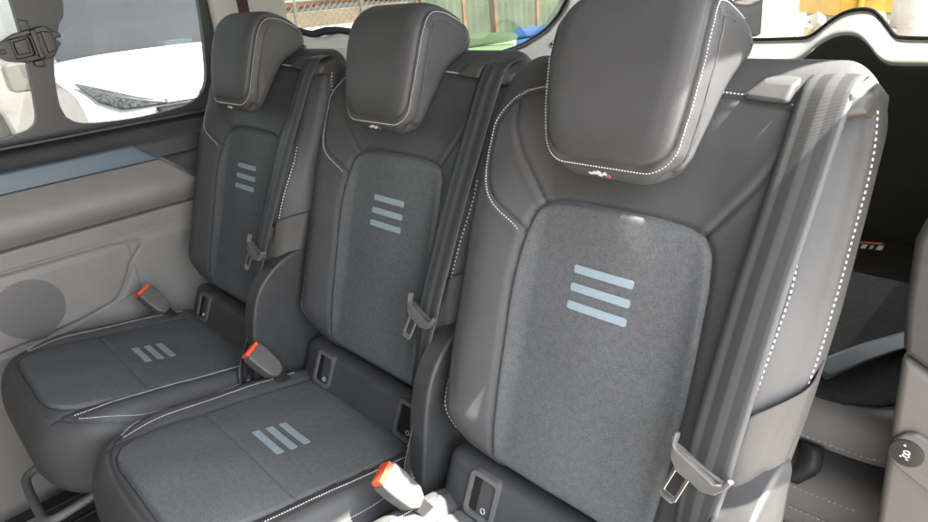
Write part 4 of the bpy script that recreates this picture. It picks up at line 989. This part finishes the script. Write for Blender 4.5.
base_obj('grey_drum', mb, M['concrete'], (-1.62, 8.85, G), 'weathered pale grey drum standing right of the yellow skip', 'drum')
rb_l = (-2.0, 8.7, G); mb = MB()
for k in range(46):
    t = k/46; x = -2.62+t*1.0+rng.uniform(-.05, .05); y = 8.35+.75*t+rng.uniform(-.15, .15); h = rng.uniform(.25, .9)
    Mx = Matrix.Translation((x, y, G+.3+.45*rng.uniform(0, 1))) @ Matrix.Rotation(rng.uniform(0, 6.3), 4, 'Z') @ Matrix.Rotation(rng.uniform(-1.0, 1.0), 4, 'X') @ Matrix.Rotation(rng.uniform(-1., 1.), 4, 'Y')
    a, b, c = rng.uniform(.02, .09), rng.uniform(.015, .06), rng.uniform(.05, .16); mb.box((-a, -b, -c), (a, b, c), int(rng.integers(0, 3)), M4=Mx)
mb.prism([(-.75, 0), (.75, 0), (.5, .55), (.1, .7), (-.45, .6)], lambda a, b, c: (-2.1+a*.75-c*.6, 8.75+a*.6+c*.7, G+b), (-.35, .35), 1)
rub = base_obj('rubble_heap', mb, [M['whitewood'], M['concrete'], M['cream']], rb_l, 'heap of pale rubble and offcuts in front of the yellow skip', 'rubble', smooth=False); rub['kind'] = 'stuff'
tl = (-6.35, 14.6, G); tr = empty('flatbed_trailer', tl, 'pale flatbed trailer with a big wheel, left of the white boards', 'trailer', None, R_(24))
mb = MB(); mb.box((-1.6, -.9, .95), (1.0, .9, 1.2)); mb.build('deck', M['whitewood'], tr, bevel=(.02, 2))
for x in (-.35, .45):
    mb = MB(); mb.lathe([(.24, -.13), (.44, -.13), (.48, -.09), (.48, .09), (.44, .13), (.24, .13)], lambda a, b, h: (x+a, -.75+h, .48+b), 40); w_ = mb.build('wheel', M['tyre'], tr)
    mb = MB(); mb.lathe([(0, -.06), (.14, -.07), (.16, -.1), (.245, -.11), (.245, .1), (0, .1)], lambda a, b, h: (x+a, -.75+h, .48+b), 32); mb.build('rim', M['concrete'], w_)
mb = MB()
for z in (1.22, 1.36, 1.5, 1.64): mb.tube([(-1.6, -.7+.0, z+.07), (.75, -.7, z+.07)], .06, 14)
mb.V = [v for v in mb.V]; mb.build('pipe_load', M['concrete'], tr)

# ------------------------------------------------------------------ light, sky, camera
el_dir = np.array([math.cos(R_(61)), 0, 0])+UPV*math.sin(R_(61))-NV*.022
SUN = el_dir/np.linalg.norm(el_dir)
elev = math.asin(SUN[2]); azi = math.atan2(SUN[0], SUN[1])
w = bpy.data.worlds.new('World'); scene.world = w; w.use_nodes = True
nt = w.node_tree; bg = nt.nodes['Background']; sky = nt.nodes.new('ShaderNodeTexSky'); sky.sky_type = 'NISHITA'
sky.sun_disc = False; sky.sun_elevation = elev; sky.sun_rotation = azi; sky.air_density = 1.0; sky.dust_density = 2.0; sky.ozone_density = 1.0
hs_ = nt.nodes.new('ShaderNodeHueSaturation'); hs_.inputs['Saturation'].default_value = .3
nt.links.new(sky.outputs['Color'], hs_.inputs['Color']); nt.links.new(hs_.outputs['Color'], bg.inputs['Color']); bg.inputs['Strength'].default_value = .15
sd = bpy.data.lights.new('sun', 'SUN'); sd.energy = 3.8; sd.angle = R_(.5); sd.color = (1, .95, .87)
so = bpy.data.objects.new('sun', sd); COL.objects.link(so); so.location = (3, 1, 6)
so.rotation_euler = Vector(tuple(SUN)).to_track_quat('Z', 'Y').to_euler()
RC = [[0.702223, 0.707557, -0.079033], [0.233594, -0.333838, -0.913228], [-0.672545, 0.622828, -0.39971]]
CC = [0.39664, -0.59435, 0.36604]; FPX = 629.033
cd = bpy.data.cameras.new('camera'); cam = bpy.data.objects.new('camera', cd); COL.objects.link(cam)
Mc = Matrix(((RC[0][0], -RC[1][0], -RC[2][0], CC[0]), (RC[0][1], -RC[1][1], -RC[2][1], CC[1]), (RC[0][2], -RC[1][2], -RC[2][2], CC[2]), (0, 0, 0, 1)))
cam.matrix_world = Mc; cd.sensor_width = 36; cd.sensor_fit = 'HORIZONTAL'; cd.lens = FPX*36/928; cd.clip_start = .02; cd.clip_end = 300
scene.camera = cam
scene.view_settings.view_transform = 'Standard'; scene.view_settings.look = 'None'; scene.view_settings.exposure = 3.38; scene.view_settings.gamma = 1
scene.cycles.max_bounces = 10; scene.cycles.diffuse_bounces = 6; scene.cycles.transparent_max_bounces = 12
